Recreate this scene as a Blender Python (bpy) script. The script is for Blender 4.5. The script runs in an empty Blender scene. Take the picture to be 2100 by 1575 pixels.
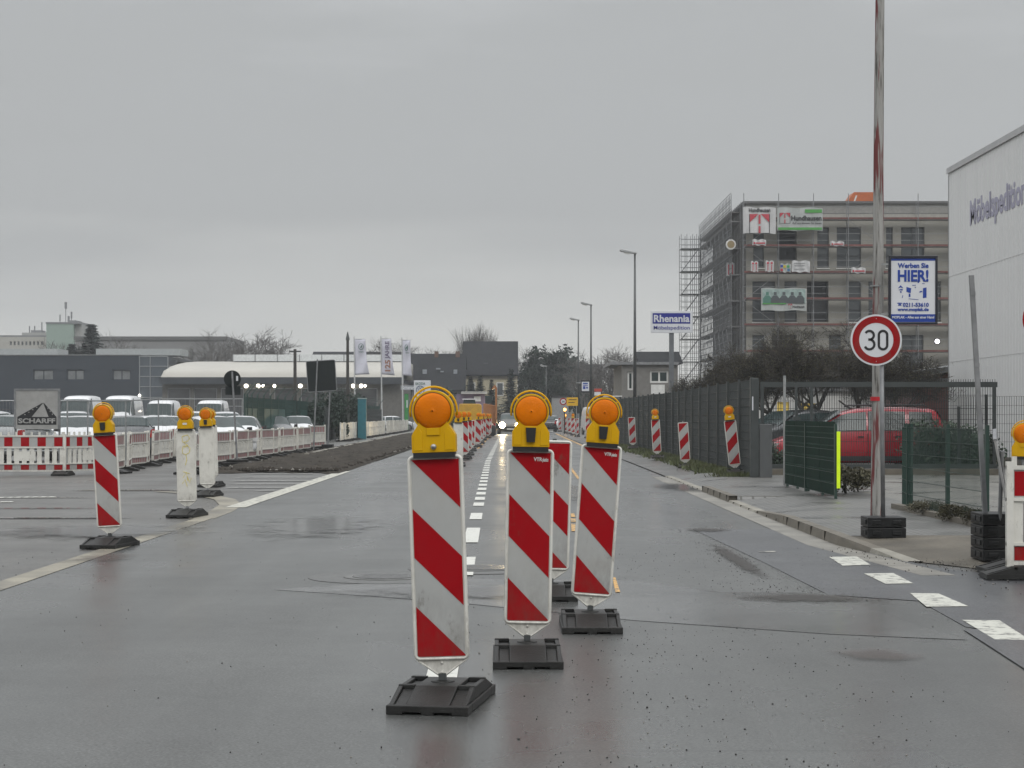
import bpy, math, random
from mathutils import Vector, Matrix, noise
R = math.radians
F, CX, CY, H = 3900.0, 1050.0, 853.0, 1.43      # focal length / principal column / horizon of the photograph, eye height (m)
sc = bpy.context.scene
col = sc.collection
rnd = random.Random(7)

# ------------------------------------------------------------------ camera, world, sun, exposure
cam = bpy.data.cameras.new('camera'); camo = bpy.data.objects.new('camera', cam); col.objects.link(camo)
camo.location = (0, 0, H); camo.rotation_euler = (R(90), 0, 0)
cam.sensor_width = 36; cam.lens = 36 * F / 2100; cam.shift_y = (CY - 787.5) / 2100
cam.clip_start = 0.1; cam.clip_end = 4000
sc.camera = camo
sc.view_settings.view_transform = 'Standard'; sc.view_settings.look = 'None'
sc.view_settings.exposure = 0.08; sc.view_settings.gamma = 1
sc.cycles.use_denoising = True
sc.cycles.max_bounces = 6; sc.cycles.volume_bounces = 2; sc.cycles.transparent_max_bounces = 12
sc.cycles.sample_clamp_indirect = 4
SUN_EL, SUN_ROT = R(42), R(200)
w = bpy.data.worlds.new('World'); sc.world = w; w.use_nodes = True
nt = w.node_tree; nt.nodes.clear(); N = nt.nodes.new; L = nt.links.new
out = N('ShaderNodeOutputWorld'); mixs = N('ShaderNodeMixShader')
bg1 = N('ShaderNodeBackground'); bg2 = N('ShaderNodeBackground')
sky = N('ShaderNodeTexSky'); sky.sky_type = 'NISHITA'; sky.sun_disc = False
sky.sun_elevation = SUN_EL; sky.sun_rotation = SUN_ROT; sky.dust_density = 6; sky.air_density = 1
hs = N('ShaderNodeHueSaturation'); hs.inputs['Saturation'].default_value = 0.15
L(sky.outputs[0], hs.inputs['Color']); L(hs.outputs[0], bg1.inputs[0]); bg1.inputs[1].default_value = 0.06
tc = N('ShaderNodeTexCoord'); sep = N('ShaderNodeSeparateXYZ'); L(tc.outputs['Generated'], sep.inputs[0])
mp = N('ShaderNodeMapping'); mp.inputs['Scale'].default_value = (1.3, 1.3, 7); L(tc.outputs['Generated'], mp.inputs[0])
nz = N('ShaderNodeTexNoise'); nz.inputs['Scale'].default_value = 1.7; nz.inputs['Detail'].default_value = 5; nz.inputs['Roughness'].default_value = .5
L(mp.outputs[0], nz.inputs['Vector'])
ma = N('ShaderNodeMath'); ma.operation = 'MULTIPLY_ADD'; ma.inputs[1].default_value = 0.34; ma.inputs[2].default_value = -0.16
L(nz.outputs[0], ma.inputs[0])
ad = N('ShaderNodeMath'); ad.operation = 'ADD'; L(sep.outputs[2], ad.inputs[0]); L(ma.outputs[0], ad.inputs[1])
cr = N('ShaderNodeValToRGB'); L(ad.outputs[0], cr.inputs[0])
els = cr.color_ramp.elements
els[0].position = 0.0; els[0].color = (.59, .595, .58, 1)
els[1].position = 1.0; els[1].color = (1.9, 1.94, 1.98, 1)
for p_, c_ in ((.06, (.53, .54, .535, 1)), (.13, (.425, .438, .444, 1)), (.22, (.435, .45, .458, 1)), (.45, (.80, .82, .84, 1))):
    e = els.new(p_); e.color = c_
L(cr.outputs[0], bg2.inputs[0]); bg2.inputs[1].default_value = 1.0
mixs.inputs[0].default_value = 0.93
L(bg1.outputs[0], mixs.inputs[1]); L(bg2.outputs[0], mixs.inputs[2]); L(mixs.outputs[0], out.inputs[0])
sun = bpy.data.lights.new('sun', 'SUN'); sun.energy = 0.8; sun.angle = R(25); sun.color = (1, .97, .93)
suno = bpy.data.objects.new('sun', sun); col.objects.link(suno)
suno.rotation_euler = (R(90) - SUN_EL, 0, R(20))      # light comes from behind the camera, high and soft

# ------------------------------------------------------------------ helpers
def GP(px, py, z=0.0):
    d = (H - z) * F / (py - CY); return Vector(((px - CX) * d / F, d, z))
def P(px, py, d): return Vector(((px - CX) * d / F, d, H - (py - CY) * d / F))
def XX(px, d): return (px - CX) * d / F
def ZZ(py, d): return H - (py - CY) * d / F

class MB:
    def __init__(s): s.v = []; s.f = []; s.m = []; s.x = None
    def add(s, vs, fs, m=0):
        b = len(s.v)
        if s.x is not None: vs = [s.x @ Vector(v) for v in vs]
        s.v += [tuple(v) for v in vs]; s.f += [tuple(b + i for i in f) for f in fs]; s.m += [m] * len(fs)
        return s
    def box(s, x0, x1, y0, y1, z0, z1, m=0):
        return s.add([(x0,y0,z0),(x1,y0,z0),(x1,y1,z0),(x0,y1,z0),(x0,y0,z1),(x1,y0,z1),(x1,y1,z1),(x0,y1,z1)],
                     [(0,3,2,1),(4,5,6,7),(0,1,5,4),(1,2,6,5),(2,3,7,6),(3,0,4,7)], m)
    def quad(s, a, b, c, d, m=0): return s.add([a, b, c, d], [(0,1,2,3)], m)
    def poly(s, pts, m=0): return s.add(pts, [tuple(range(len(pts)))], m)
    def prism(s, pts, y0, y1, m=0, axis='y'):          # pts (x,z) outline, extruded along y (or (y,z) along x, or (x,y) along z)
        n = len(pts)
        if axis == 'y': vs = [(a, y0, b) for a, b in pts] + [(a, y1, b) for a, b in pts]
        elif axis == 'x': vs = [(y0, a, b) for a, b in pts] + [(y1, a, b) for a, b in pts]
        else: vs = [(a, b, y0) for a, b in pts] + [(a, b, y1) for a, b in pts]
        return s.add(vs, [tuple(range(n)), tuple(range(2*n-1, n-1, -1))] + [(i, i+n, (i+1) % n + n, (i+1) % n) for i in range(n)], m)
    def cyl(s, p0, p1, r0, r1=None, n=8, m=0, caps=True):
        r1 = r0 if r1 is None else r1
        p0, p1 = Vector(p0), Vector(p1); d = (p1 - p0)
        if d.length < 1e-6: return s
        d.normalize(); a = d.orthogonal().normalized(); b = d.cross(a)
        vs = [p0 + (a*math.cos(t) + b*math.sin(t))*r0 for t in [2*math.pi*i/n for i in range(n)]]
        vs += [p1 + (a*math.cos(t) + b*math.sin(t))*r1 for t in [2*math.pi*i/n for i in range(n)]]
        fs = [(i, (i+1) % n, (i+1) % n + n, i+n) for i in range(n)]
        if caps: fs += [tuple(range(n-1, -1, -1)), tuple(range(n, 2*n))]
        return s.add(vs, fs, m)
    def tube(s, pts, r, n=6, closed=False, m=0, ry=None):
        pts = [Vector(p) for p in pts]; k = len(pts); vs = []; ref = None
        for i, p in enumerate(pts):
            a = pts[i-1] if (i or closed) else p; b = pts[(i+1) % k] if (i < k-1 or closed) else p
            t = (b - a).normalized()
            if ref is None: ref = Vector((0,1,0)) if abs(t.y) < .9 else Vector((1,0,0))
            u = (ref - t*ref.dot(t)).normalized(); v = t.cross(u)
            for j in range(n):
                q = 2*math.pi*(j+.5)/n
                vs.append(p + u*math.cos(q)*(ry or r) + v*math.sin(q)*r)
        fs = []
        for i in range(k if closed else k-1):
            for j in range(n):
                a = i*n + j; b = i*n + (j+1) % n; c = ((i+1) % k)*n + (j+1) % n; d = ((i+1) % k)*n + j
                fs.append((a, b, c, d))
        if not closed: fs += [tuple(range(n-1, -1, -1)), tuple(range((k-1)*n, k*n))]
        return s.add(vs, fs, m)
    def lathe(s, prof, c, axis='y', n=24, m=0):         # prof: (radius, along axis)
        vs = []; k = len(prof)
        for r, t in prof:
            for j in range(n):
                q = 2*math.pi*j/n; a, b = r*math.cos(q), r*math.sin(q)
                vs.append((c[0]+a, c[1]+t, c[2]+b) if axis == 'y' else (c[0]+a, c[1]+b, c[2]+t) if axis == 'z' else (c[0]+t, c[1]+a, c[2]+b))
        fs = [(i*n+j, i*n+(j+1) % n, (i+1)*n+(j+1) % n, (i+1)*n+j) for i in range(k-1) for j in range(n)]
        return s.add(vs, fs + [tuple(range(n)), tuple(range(k*n-1, (k-1)*n-1, -1))], m)
    def mesh(s, name, mats, smooth=False):
        me = bpy.data.meshes.new(name); me.from_pydata(s.v, [], s.f)
        for m in (mats if isinstance(mats, (list, tuple)) else [mats]): me.materials.append(m)
        me.polygons.foreach_set('material_index', s.m)
        if smooth: me.polygons.foreach_set('use_smooth', [True]*len(s.f))
        me.update(); return me
    def build(s, name, mats, parent=None, smooth=False, bevel=0, loc=None, rot=None):
        return obj(name, s.mesh(name, mats, smooth), parent, bevel, loc, rot)

def obj(name, me, parent=None, bevel=0, loc=None, rot=None):
    o = bpy.data.objects.new(name, me); col.objects.link(o)
    if parent: o.parent = parent
    if loc is not None: o.location = loc
    if rot is not None: o.rotation_euler = rot
    if bevel:
        b = o.modifiers.new('bevel', 'BEVEL'); b.width = bevel; b.segments = 2; b.limit_method = 'ANGLE'; b.angle_limit = R(40)
    return o
def tag(o, label, cat, group=None):
    o['label'] = label; o['category'] = cat
    if group: o['group'] = group
    return o
def thing(name, label, cat, loc=(0,0,0), rz=0, group=None):
    o = bpy.data.objects.new(name, None); col.objects.link(o); o.location = loc; o.rotation_euler = (0,0,rz)
    o.empty_display_size = .2
    return tag(o, label, cat, group)
def struct(name, mb, m, smooth=False):
    o = mb.build(name, m, None, smooth); o['kind'] = 'structure'; return o
def stuff(name, mb, m, label, cat, smooth=False):
    o = mb.build(name, m, None, smooth); o['kind'] = 'stuff'; o['label'] = label; o['category'] = cat; return o

MC = {}
def M(name, c, rough=.6, metal=0, var=.1, scale=5, dirt=0, dcol=(.10,.09,.07), dscale=3, bump=0, bscale=60, emis=0, stretch=(1,1,1), coat=0, spec=.5, trans=0):
    if name in MC: return MC[name]
    m = bpy.data.materials.new(name); m.use_nodes = True; t = m.node_tree; b = t.nodes['Principled BSDF']; n = t.nodes.new; l = t.links.new
    tc = n('ShaderNodeTexCoord'); oi = n('ShaderNodeObjectInfo'); mp = n('ShaderNodeMapping'); mp.inputs['Scale'].default_value = stretch
    cx = n('ShaderNodeCombineXYZ'); mu = n('ShaderNodeMath'); mu.operation = 'MULTIPLY'; mu.inputs[1].default_value = 37
    l(oi.outputs['Random'], mu.inputs[0])
    for i in range(3): l(mu.outputs[0], cx.inputs[i])
    l(tc.outputs['Object'], mp.inputs[0]); l(cx.outputs[0], mp.inputs['Location'])
    nz = n('ShaderNodeTexNoise'); nz.inputs['Scale'].default_value = scale; nz.inputs['Detail'].default_value = 4; l(mp.outputs[0], nz.inputs['Vector'])
    r = n('ShaderNodeValToRGB'); l(nz.outputs[0], r.inputs[0]); e = r.color_ramp.elements
    e[0].position = .3; e[1].position = .7
    e[0].color = tuple(x*(1-var) for x in c) + (1,); e[1].color = tuple(min(1, x*(1+var)) for x in c) + (1,)
    src = r.outputs[0]
    if dirt:
        n2 = n('ShaderNodeTexNoise'); n2.inputs['Scale'].default_value = dscale; n2.inputs['Detail'].default_value = 8; n2.inputs['Roughness'].default_value = .65
        l(mp.outputs[0], n2.inputs['Vector'])
        r2 = n('ShaderNodeValToRGB'); l(n2.outputs[0], r2.inputs[0]); r2.color_ramp.elements[0].position = .48; r2.color_ramp.elements[1].position = .8
        m2 = n('ShaderNodeMath'); m2.operation = 'MULTIPLY'; m2.inputs[1].default_value = dirt; l(r2.outputs[0], m2.inputs[0])
        mx = n('ShaderNodeMixRGB'); l(m2.outputs[0], mx.inputs[0]); l(src, mx.inputs[1]); mx.inputs[2].default_value = dcol + (1,); src = mx.outputs[0]
    l(src, b.inputs['Base Color'])
    b.inputs['Roughness'].default_value = rough; b.inputs['Metallic'].default_value = metal; b.inputs['Specular IOR Level'].default_value = spec
    b.inputs['Coat Weight'].default_value = coat
    if trans: b.inputs['Transmission Weight'].default_value = trans
    if emis: b.inputs['Emission Color'].default_value = tuple(c) + (1,); b.inputs['Emission Strength'].default_value = emis
    if bump:
        n3 = n('ShaderNodeTexNoise'); n3.inputs['Scale'].default_value = bscale; n3.inputs['Detail'].default_value = 3; l(tc.outputs['Object'], n3.inputs['Vector'])
        bp = n('ShaderNodeBump'); bp.inputs['Strength'].default_value = bump; bp.inputs['Distance'].default_value = .02
        l(n3.outputs[0], bp.inputs['Height']); l(bp.outputs[0], b.inputs['Normal'])
    MC[name] = m; return m

def text(s, size, mat, name='lettering', parent=None, width=None, bold=0, thick=.002, shear=0):
    """lettering as a mesh in the local XZ plane, facing -Y, centred on its origin"""
    cu = bpy.data.curves.new(name, 'FONT'); cu.body = s; cu.size = size; cu.align_x = 'CENTER'; cu.align_y = 'CENTER'
    cu.extrude = thick; cu.offset = bold; cu.shear = shear; cu.resolution_u = 3
    t = bpy.data.objects.new('tmp', cu); col.objects.link(t)
    bpy.context.view_layer.update()
    me = bpy.data.meshes.new_from_object(t.evaluated_get(bpy.context.evaluated_depsgraph_get()))
    bpy.data.objects.remove(t)
    xs = [v.co.x for v in me.vertices]; ys = [v.co.y for v in me.vertices]
    k = (width / (max(xs) - min(xs))) if width else 1; ox = (max(xs) + min(xs))/2; oy = (max(ys)+min(ys))/2
    for v in me.vertices: v.co = Vector(((v.co.x-ox)*k, -v.co.z, v.co.y-oy))
    me.materials.clear(); me.materials.append(mat); me.name = name
    return obj(name, me, parent)

def wall(mb, o, u, W, Hh, holes, depth=.18, m=0, mr=None):
    """wall in the plane o + a*u + b*z with rectangular openings (a0,a1,b0,b1) and reveals going inwards"""
    o, u = Vector(o), Vector(u).normalized(); inn = Vector((-u.y, u.x, 0)); z = Vector((0,0,1)); mr = m if mr is None else mr
    A = sorted({0, W} | {h[0] for h in holes} | {h[1] for h in holes}); B = sorted({0, Hh} | {h[2] for h in holes} | {h[3] for h in holes})
    for i in range(len(A)-1):
        for j in range(len(B)-1):
            ca, cb = (A[i]+A[i+1])/2, (B[j]+B[j+1])/2
            if any(h[0] < ca < h[1] and h[2] < cb < h[3] for h in holes): continue
            q = lambda a, b: o + u*a + z*b
            mb.quad(q(A[i],B[j]), q(A[i+1],B[j]), q(A[i+1],B[j+1]), q(A[i],B[j+1]), m)
    for a0, a1, b0, b1 in holes:
        c = [o+u*a0+z*b0, o+u*a1+z*b0, o+u*a1+z*b1, o+u*a0+z*b1]
        for i in range(4): mb.quad(c[i], c[(i+1) % 4], c[(i+1) % 4]+inn*depth, c[i]+inn*depth, mr)
def window(parent, o, u, hole, depth, mf, mg, bars=1, fw=.06, rail=None):
    """window part (frame) with its pane as a sub-part, set back in an opening"""
    o, u = Vector(o), Vector(u).normalized(); inn = Vector((-u.y, u.x, 0)); a0, a1, b0, b1 = hole
    X = Matrix.Translation(o + u*a0 + Vector((0,0,b0)) + inn*(depth-.05)) @ Matrix(((u.x, inn.x, 0, 0), (u.y, inn.y, 0, 0), (0,0,1,0), (0,0,0,1)))
    w_, h_ = a1-a0, b1-b0; f = MB(); f.x = X
    f.box(0, w_, 0, .05, 0, fw); f.box(0, w_, 0, .05, h_-fw, h_); f.box(0, fw, 0, .05, fw, h_-fw); f.box(w_-fw, w_, 0, .05, fw, h_-fw)
    for k in range(1, bars): f.box(w_*k/bars-fw/2, w_*k/bars+fw/2, 0, .05, fw, h_-fw)
    if rail: f.box(fw, w_-fw, .002, .048, h_*rail-fw/2, h_*rail+fw/2)
    fo = f.build('window', mf, parent)
    g = MB(); g.x = X; g.quad((0,.03,0), (w_,.03,0), (w_,.03,h_), (0,.03,h_)); g.build('pane', mg, fo)
    return fo

# ------------------------------------------------------------------ materials
def grime(m, amount=.8, z1=.45):
    """road spray: brown film that thins out with height, and dark scuffs"""
    t = m.node_tree; b = t.nodes['Principled BSDF']; n = t.nodes.new; l = t.links.new
    src = b.inputs['Base Color'].links[0].from_socket
    tc = n('ShaderNodeTexCoord'); sp = n('ShaderNodeSeparateXYZ'); l(tc.outputs['Object'], sp.inputs[0])
    mr = n('ShaderNodeMapRange'); mr.inputs[1].default_value = z1; mr.inputs[2].default_value = .05; mr.inputs[3].default_value = .06; mr.inputs[4].default_value = .8; l(sp.outputs[2], mr.inputs[0])
    mp = n('ShaderNodeMapping'); mp.inputs['Scale'].default_value = (1,1,.45); l(tc.outputs['Object'], mp.inputs[0])
    oi = n('ShaderNodeObjectInfo'); ad = n('ShaderNodeVectorMath'); ad.operation = 'ADD'; l(mp.outputs[0], ad.inputs[0])
    mu0 = n('ShaderNodeMath'); mu0.operation = 'MULTIPLY'; mu0.inputs[1].default_value = 50; l(oi.outputs['Random'], mu0.inputs[0]); l(mu0.outputs[0], ad.inputs[1])
    nz = n('ShaderNodeTexNoise'); nz.inputs['Scale'].default_value = 22; nz.inputs['Detail'].default_value = 8; nz.inputs['Roughness'].default_value = .7; l(ad.outputs[0], nz.inputs['Vector'])
    r = n('ShaderNodeValToRGB'); l(nz.outputs[0], r.inputs[0]); r.color_ramp.elements[0].position = .35; r.color_ramp.elements[1].position = .75
    mu = n('ShaderNodeMath'); mu.operation = 'MULTIPLY'; l(mr.outputs[0], mu.inputs[0]); l(r.outputs[0], mu.inputs[1])
    nz2 = n('ShaderNodeTexNoise'); nz2.inputs['Scale'].default_value = 9; nz2.inputs['Detail'].default_value = 9; nz2.inputs['Roughness'].default_value = .75; l(ad.outputs[0], nz2.inputs['Vector'])
    r2 = n('ShaderNodeValToRGB'); l(nz2.outputs[0], r2.inputs[0]); r2.color_ramp.elements[0].position = .57; r2.color_ramp.elements[1].position = .68; r2.color_ramp.elements[1].color = (.65,)*3+(1,)
    mx0 = n('ShaderNodeMath'); mx0.operation = 'MAXIMUM'; l(mu.outputs[0], mx0.inputs[0]); l(r2.outputs[0], mx0.inputs[1])
    mu2 = n('ShaderNodeMath'); mu2.operation = 'MULTIPLY'; mu2.inputs[1].default_value = amount; l(mx0.outputs[0], mu2.inputs[0])
    mx = n('ShaderNodeMixRGB'); l(mu2.outputs[0], mx.inputs[0]); l(src, mx.inputs[1]); mx.inputs[2].default_value = (.085,.072,.055,1); l(mx.outputs[0], b.inputs['Base Color'])
    return m
REFW = grime(M('white_reflective', (.38,.385,.375), .42, dirt=.45, dcol=(.25,.23,.2), dscale=5, var=.08, spec=.3), .9)
WHT = grime(M('white_plastic', (.64,.63,.58), .45, dirt=.4, dcol=(.22,.19,.14), dscale=6, var=.06), .8, .3)
REFR = M('red_reflective', (.31,.0015,.006), .5, spec=.1, dirt=.3, dcol=(.05,.01,.012), dscale=5, var=.12); grime(REFR, .75)
YEL = M('yellow_plastic', (.60,.335,.0), .45, spec=.2, var=.08, dirt=.3, dcol=(.3,.17,.01), dscale=5)
PLT = M('black_plate_plastic', (.009,.0095,.010), .5, spec=.3, var=.3, bump=.1, bscale=80)
BLK = M('black_rubber', (.016,.016,.015), .5, spec=.35, var=.3, dirt=.2, dcol=(.05,.047,.043), dscale=7, bump=.15, bscale=80)
REFP = M('faded_red_reflective', (.30,.10,.10), .5, spec=.2, var=.2)
BLK2 = M('black_plastic', (.012,.012,.013), .4)
GAL = M('galvanised_steel', (.33,.34,.34), .45, .7, var=.2, scale=12, dirt=.3, dcol=(.12,.11,.1))
GAL2 = M('dull_steel', (.20,.205,.21), .55, .3, var=.2, scale=8)
DST = M('dark_steel', (.07,.075,.075), .5, .4, var=.2)
WPA = M('white_paint', (.62,.62,.6), .5, dirt=.3, dcol=(.25,.24,.22))
CARGLASS = M('car_glass', (.03,.045,.045), .12, spec=.35, var=.2, scale=2)
# ------------------------------------------------------------------ ground, road, kerbs, markings
def shift(y): return 5*((y-130)/100)**2 if y > 130 else 0.0
def asphalt(name, c, r0, r1, sc_x=1.0, sc_y=.07, spk=.5, bump=.35, patch=True, wetline=False):
    m = bpy.data.materials.new(name); m.use_nodes = True; t = m.node_tree; b = t.nodes['Principled BSDF']; n = t.nodes.new; l = t.links.new
    tc = n('ShaderNodeTexCoord'); co = tc.outputs['Object']
    def nz(scale, det=4, mpv=None, rough=.55):
        x = n('ShaderNodeTexNoise'); x.inputs['Scale'].default_value = scale; x.inputs['Detail'].default_value = det; x.inputs['Roughness'].default_value = rough
        if mpv:
            mp = n('ShaderNodeMapping'); mp.inputs['Scale'].default_value = mpv; l(co, mp.inputs[0]); l(mp.outputs[0], x.inputs['Vector'])
        else: l(co, x.inputs['Vector'])
        return x.outputs[0]
    def ramp(src, p0, p1, c0, c1):
        r = n('ShaderNodeValToRGB'); l(src, r.inputs[0]); e = r.color_ramp.elements; e[0].position = p0; e[1].position = p1
        e[0].color = c0 + (1,); e[1].color = c1 + (1,); return r.outputs[0]
    def mix(f, a, b_, mode='MIX'):
        x = n('ShaderNodeMixRGB'); x.blend_type = mode
        for i, s in enumerate((f, a, b_)):
            if isinstance(s, (int, float)): x.inputs[i].default_value = s
            elif isinstance(s, tuple): x.inputs[i].default_value = s + (1,)
            else: l(s, x.inputs[i])
        return x.outputs[0]
    big = ramp(nz(.35, 5), .3, .7, tuple(x*.82 for x in c), tuple(x*1.2 for x in c))
    fine = ramp(nz(70, 3), .35, .65, (1-spk,)*3, (1+spk,)*3)
    colr = mix(1.0, big, fine, 'MULTIPLY')
    blot = ramp(nz(1.1, 9, None, .7), .56, .72, (0,0,0), (1,1,1))
    colr = mix(mix(1.0, blot, (.35,.35,.35), 'MULTIPLY'), colr, tuple(x*.55 for x in c))
    if wetline:                                  # tar seams and cracks
        v = n('ShaderNodeTexVoronoi'); v.feature = 'DISTANCE_TO_EDGE'; v.inputs['Scale'].default_value = .23
        d = n('ShaderNodeMixRGB'); d.inputs[0].default_value = .08; l(co, d.inputs[1])
        nn = n('ShaderNodeTexNoise'); nn.inputs['Scale'].default_value = 1.2; nn.inputs['Detail'].default_value = 6; l(co, nn.inputs['Vector']); l(nn.outputs[1], d.inputs[2]); l(d.outputs[0], v.inputs['Vector'])
        cr_ = ramp(v.outputs[0], .0012, .003, (1,1,1), (0,0,0))
        sel = ramp(nz(.16, 2), .5, .6, (0,0,0), (.55,.55,.55))
        colr = mix(mix(1.0, cr_, sel, 'MULTIPLY'), colr, (.015,.015,.015))
    st = ramp(nz(1.0, 5, (sc_x*1.6, sc_y*1.3, 1), .6), .35, .65, (.84,)*3, (1.12,)*3)
    agg = n('ShaderNodeTexVoronoi'); agg.inputs['Scale'].default_value = 75; l(co, agg.inputs['Vector'])
    ag = ramp(agg.outputs['Color'], .1, .9, (.80,)*3, (1.25,)*3)
    colr = mix(1.0, mix(1.0, colr, st, 'MULTIPLY'), ag, 'MULTIPLY')
    l(colr, b.inputs['Base Color'])
    rr = ramp(nz(1.0, 4, (sc_x, sc_y, 1), .5), .33, .66, (r0,)*3, (r1,)*3)
    r2 = ramp(nz(.5, 3), .4, .65, (.88,)*3, (1.15,)*3)
    l(mix(1.0, rr, r2, 'MULTIPLY'), b.inputs['Roughness'])
    bp = n('ShaderNodeBump'); bp.inputs['Strength'].default_value = bump; bp.inputs['Distance'].default_value = .003
    hh = mix(.5, nz(160, 2), nz(35, 3)); l(hh, bp.inputs['Height']); l(bp.outputs[0], b.inputs['Normal'])
    b.inputs['Specular IOR Level'].default_value = .5
    return m
ROAD = asphalt('wet_asphalt', (.072,.074,.071), .20, .44, .55, .05, .42, .14, wetline=True)
ROAD2 = asphalt('rough_asphalt', (.080,.077,.071), .30, .50, .6, .2, .45, .2)
ROAD3 = asphalt('dark_patch_asphalt', (.060,.062,.066), .30, .50, .6, .2, .5, .3)
DIRT = M('wet_dirt', (.040,.034,.027), .9, spec=.15, var=.45, scale=2.5, dirt=.6, dcol=(.03,.027,.024), dscale=8, bump=1.0, bscale=14)
SAND = M('sandy_dirt', (.11,.097,.075), .75, var=.4, scale=2, dirt=.85, dcol=(.045,.040,.032), dscale=4, bump=.7, bscale=30)
GRND = M('field_ground', (.07,.07,.055), .85, var=.3, scale=.3)
KERB = M('kerb_stone', (.26,.245,.205), .6, var=.18, scale=3, dirt=.6, dcol=(.09,.085,.07), dscale=4, bump=.3)
KERBD = M('dark_kerb_stone', (.13,.115,.09), .6, var=.2, scale=3, dirt=.5, dcol=(.06,.055,.045), dscale=4, bump=.3)
def paving(name, c1, c2, mortar, sx):
    m = bpy.data.materials.new(name); m.use_nodes = True; t = m.node_tree; b = t.nodes['Principled BSDF']; n = t.nodes.new; l = t.links.new
    tc = n('ShaderNodeTexCoord'); br = n('ShaderNodeTexBrick'); br.inputs['Scale'].default_value = sx
    br.inputs['Color1'].default_value = c1+(1,); br.inputs['Color2'].default_value = c2+(1,); br.inputs['Mortar'].default_value = mortar+(1,)
    br.inputs['Mortar Size'].default_value = .02; br.inputs['Brick Width'].default_value = .2*1; br.inputs['Row Height'].default_value = .1
    nz = n('ShaderNodeTexNoise'); nz.inputs['Scale'].default_value = .8; nz.inputs['Detail'].default_value = 6; l(tc.outputs['Object'], nz.inputs['Vector'])
    r = n('ShaderNodeValToRGB'); l(nz.outputs[0], r.inputs[0]); r.color_ramp.elements[0].position = .3; r.color_ramp.elements[0].color = (.7,.7,.7,1); r.color_ramp.elements[1].position = .7; r.color_ramp.elements[1].color = (1.2,1.2,1.2,1)
    mx = n('ShaderNodeMixRGB'); mx.blend_type = 'MULTIPLY'; mx.inputs[0].default_value = 1; l(br.outputs[0], mx.inputs[1]); l(r.outputs[0], mx.inputs[2])
    l(tc.outputs['Object'], br.inputs['Vector']); l(mx.outputs[0], b.inputs['Base Color']); rr = n('ShaderNodeValToRGB'); l(nz.outputs[0], rr.inputs[0]); rr.color_ramp.elements[0].position = .35; rr.color_ramp.elements[0].color = (.22,)*3+(1,); rr.color_ramp.elements[1].position = .65; rr.color_ramp.elements[1].color = (.6,)*3+(1,); l(rr.outputs[0], b.inputs['Roughness'])
    bp = n('ShaderNodeBump'); bp.inputs['Strength'].default_value = .4; bp.inputs['Distance'].default_value = .004; l(br.outputs['Fac'], bp.inputs['Height']); bp.invert = True; l(bp.outputs[0], b.inputs['Normal'])
    return m
PAVE = paving('grey_pavers', (.14,.14,.135), (.165,.162,.155), (.06,.058,.05), 1.0)
YARD = paving('beige_setts', (.20,.195,.175), (.235,.228,.205), (.10,.095,.08), 1.0)

g = MB(); g.quad((-900,-30,-.03), (900,-30,-.03), (900,1400,-.03), (-900,1400,-.03)); struct('ground', g, GRND)
def strip(mb, left, right, ys, z, m=0):
    for a, b in zip(ys[:-1], ys[1:]): mb.quad((left(a),a,z), (right(a),a,z), (right(b),b,z), (left(b),b,z), m)
ys = [-8, 10, 20, 30, 45, 60, 80, 100, 130] + list(range(140, 420, 10))
KX = 3.58
g = MB(); strip(g, lambda y: -4.25+shift(y), lambda y: KX+shift(y), ys, 0); struct('road', g, ROAD)
g = MB(); g.quad((-60,-8,-.006), (-4.2,-8,-.006), (-4.2,60,-.006), (-60,60,-.006)); struct('junction_road', g, ROAD2)
g = MB(); g.quad((-80,60,-.01), (-8.2,60,-.01), (-8.2,150,-.01), (-80,150,-.01)); struct('parking_ground', g, ROAD2)
g = MB(); g.quad((KX-.05,-8,-.008), (40,-8,-.008), (40,21,-.008), (KX-.05,21,-.008)); struct('side_street', g, ROAD2)
# darker patches and the worn edge on the right
PX = [GP(*p, .004) for p in ((1420,1085),(1640,1085),(1700,1105),(1815,1138),(1900,1160),(2120,1190),(2200,1290),(2075,1300),(1980,1285),(1885,1232),(1700,1220),(1560,1150))]
g = MB(); g.poly(PX); struct('dark_asphalt_patch', g, ROAD3)
PX = [GP(*p, .0075) for p in ((1975,1290),(2200,1290),(2300,1420),(2130,1390))]
g = MB(); g.poly(PX); struct('dark_asphalt_edge', g, ROAD3)
BAND = asphalt('smooth_repair_asphalt', (.085,.087,.084), .15, .32, .5, .3, .22, .05)
g = MB(); g.poly([GP(*p, .003) for p in ((560,1209),(760,1196),(960,1187),(1300,1190),(1480,1214),(1700,1216),(1895,1287),(1985,1312),(1700,1300),(1300,1272),(960,1238),(760,1222))]); struct('repair_band', g, BAND)
# broken side area right of the road (foreground) : dirt apron
def rough_sheet(name, outline_fn, nx, ny, z, amp, mat, seed=0, fr=.8):
    mb = MB(); vs = []; fs = []
    for j in range(ny+1):
        for i in range(nx+1):
            x, y = outline_fn(i/nx, j/ny); e = min(i, nx-i, 3)/3 * min(j, ny-j, 3)/3
            h = noise.noise(Vector((x*fr+seed, y*fr, 0)))*.6 + noise.noise(Vector((x*fr*4+seed, y*fr*4, 3)))*.4
            vs.append((x, y, (z(x, y) if callable(z) and (i or y > 18.9) else 0 if callable(z) else z) + e*amp*(.6+h)))
    for j in range(ny):
        for i in range(nx):
            a = j*(nx+1)+i; fs.append((a, a+1, a+nx+2, a+nx+1))
    mb.add(vs, fs); return struct(name, mb, mat, True)
rough_sheet('dirt_strip', lambda u, v: ((-7.7+3.45*u)+shift(48+v*110)-.5*v, 46.6+1.6*math.sin(u*3)+1.3*noise.noise(Vector((u*7,3,1)))+v*110), 40, 260, .004, .16, DIRT)
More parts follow.
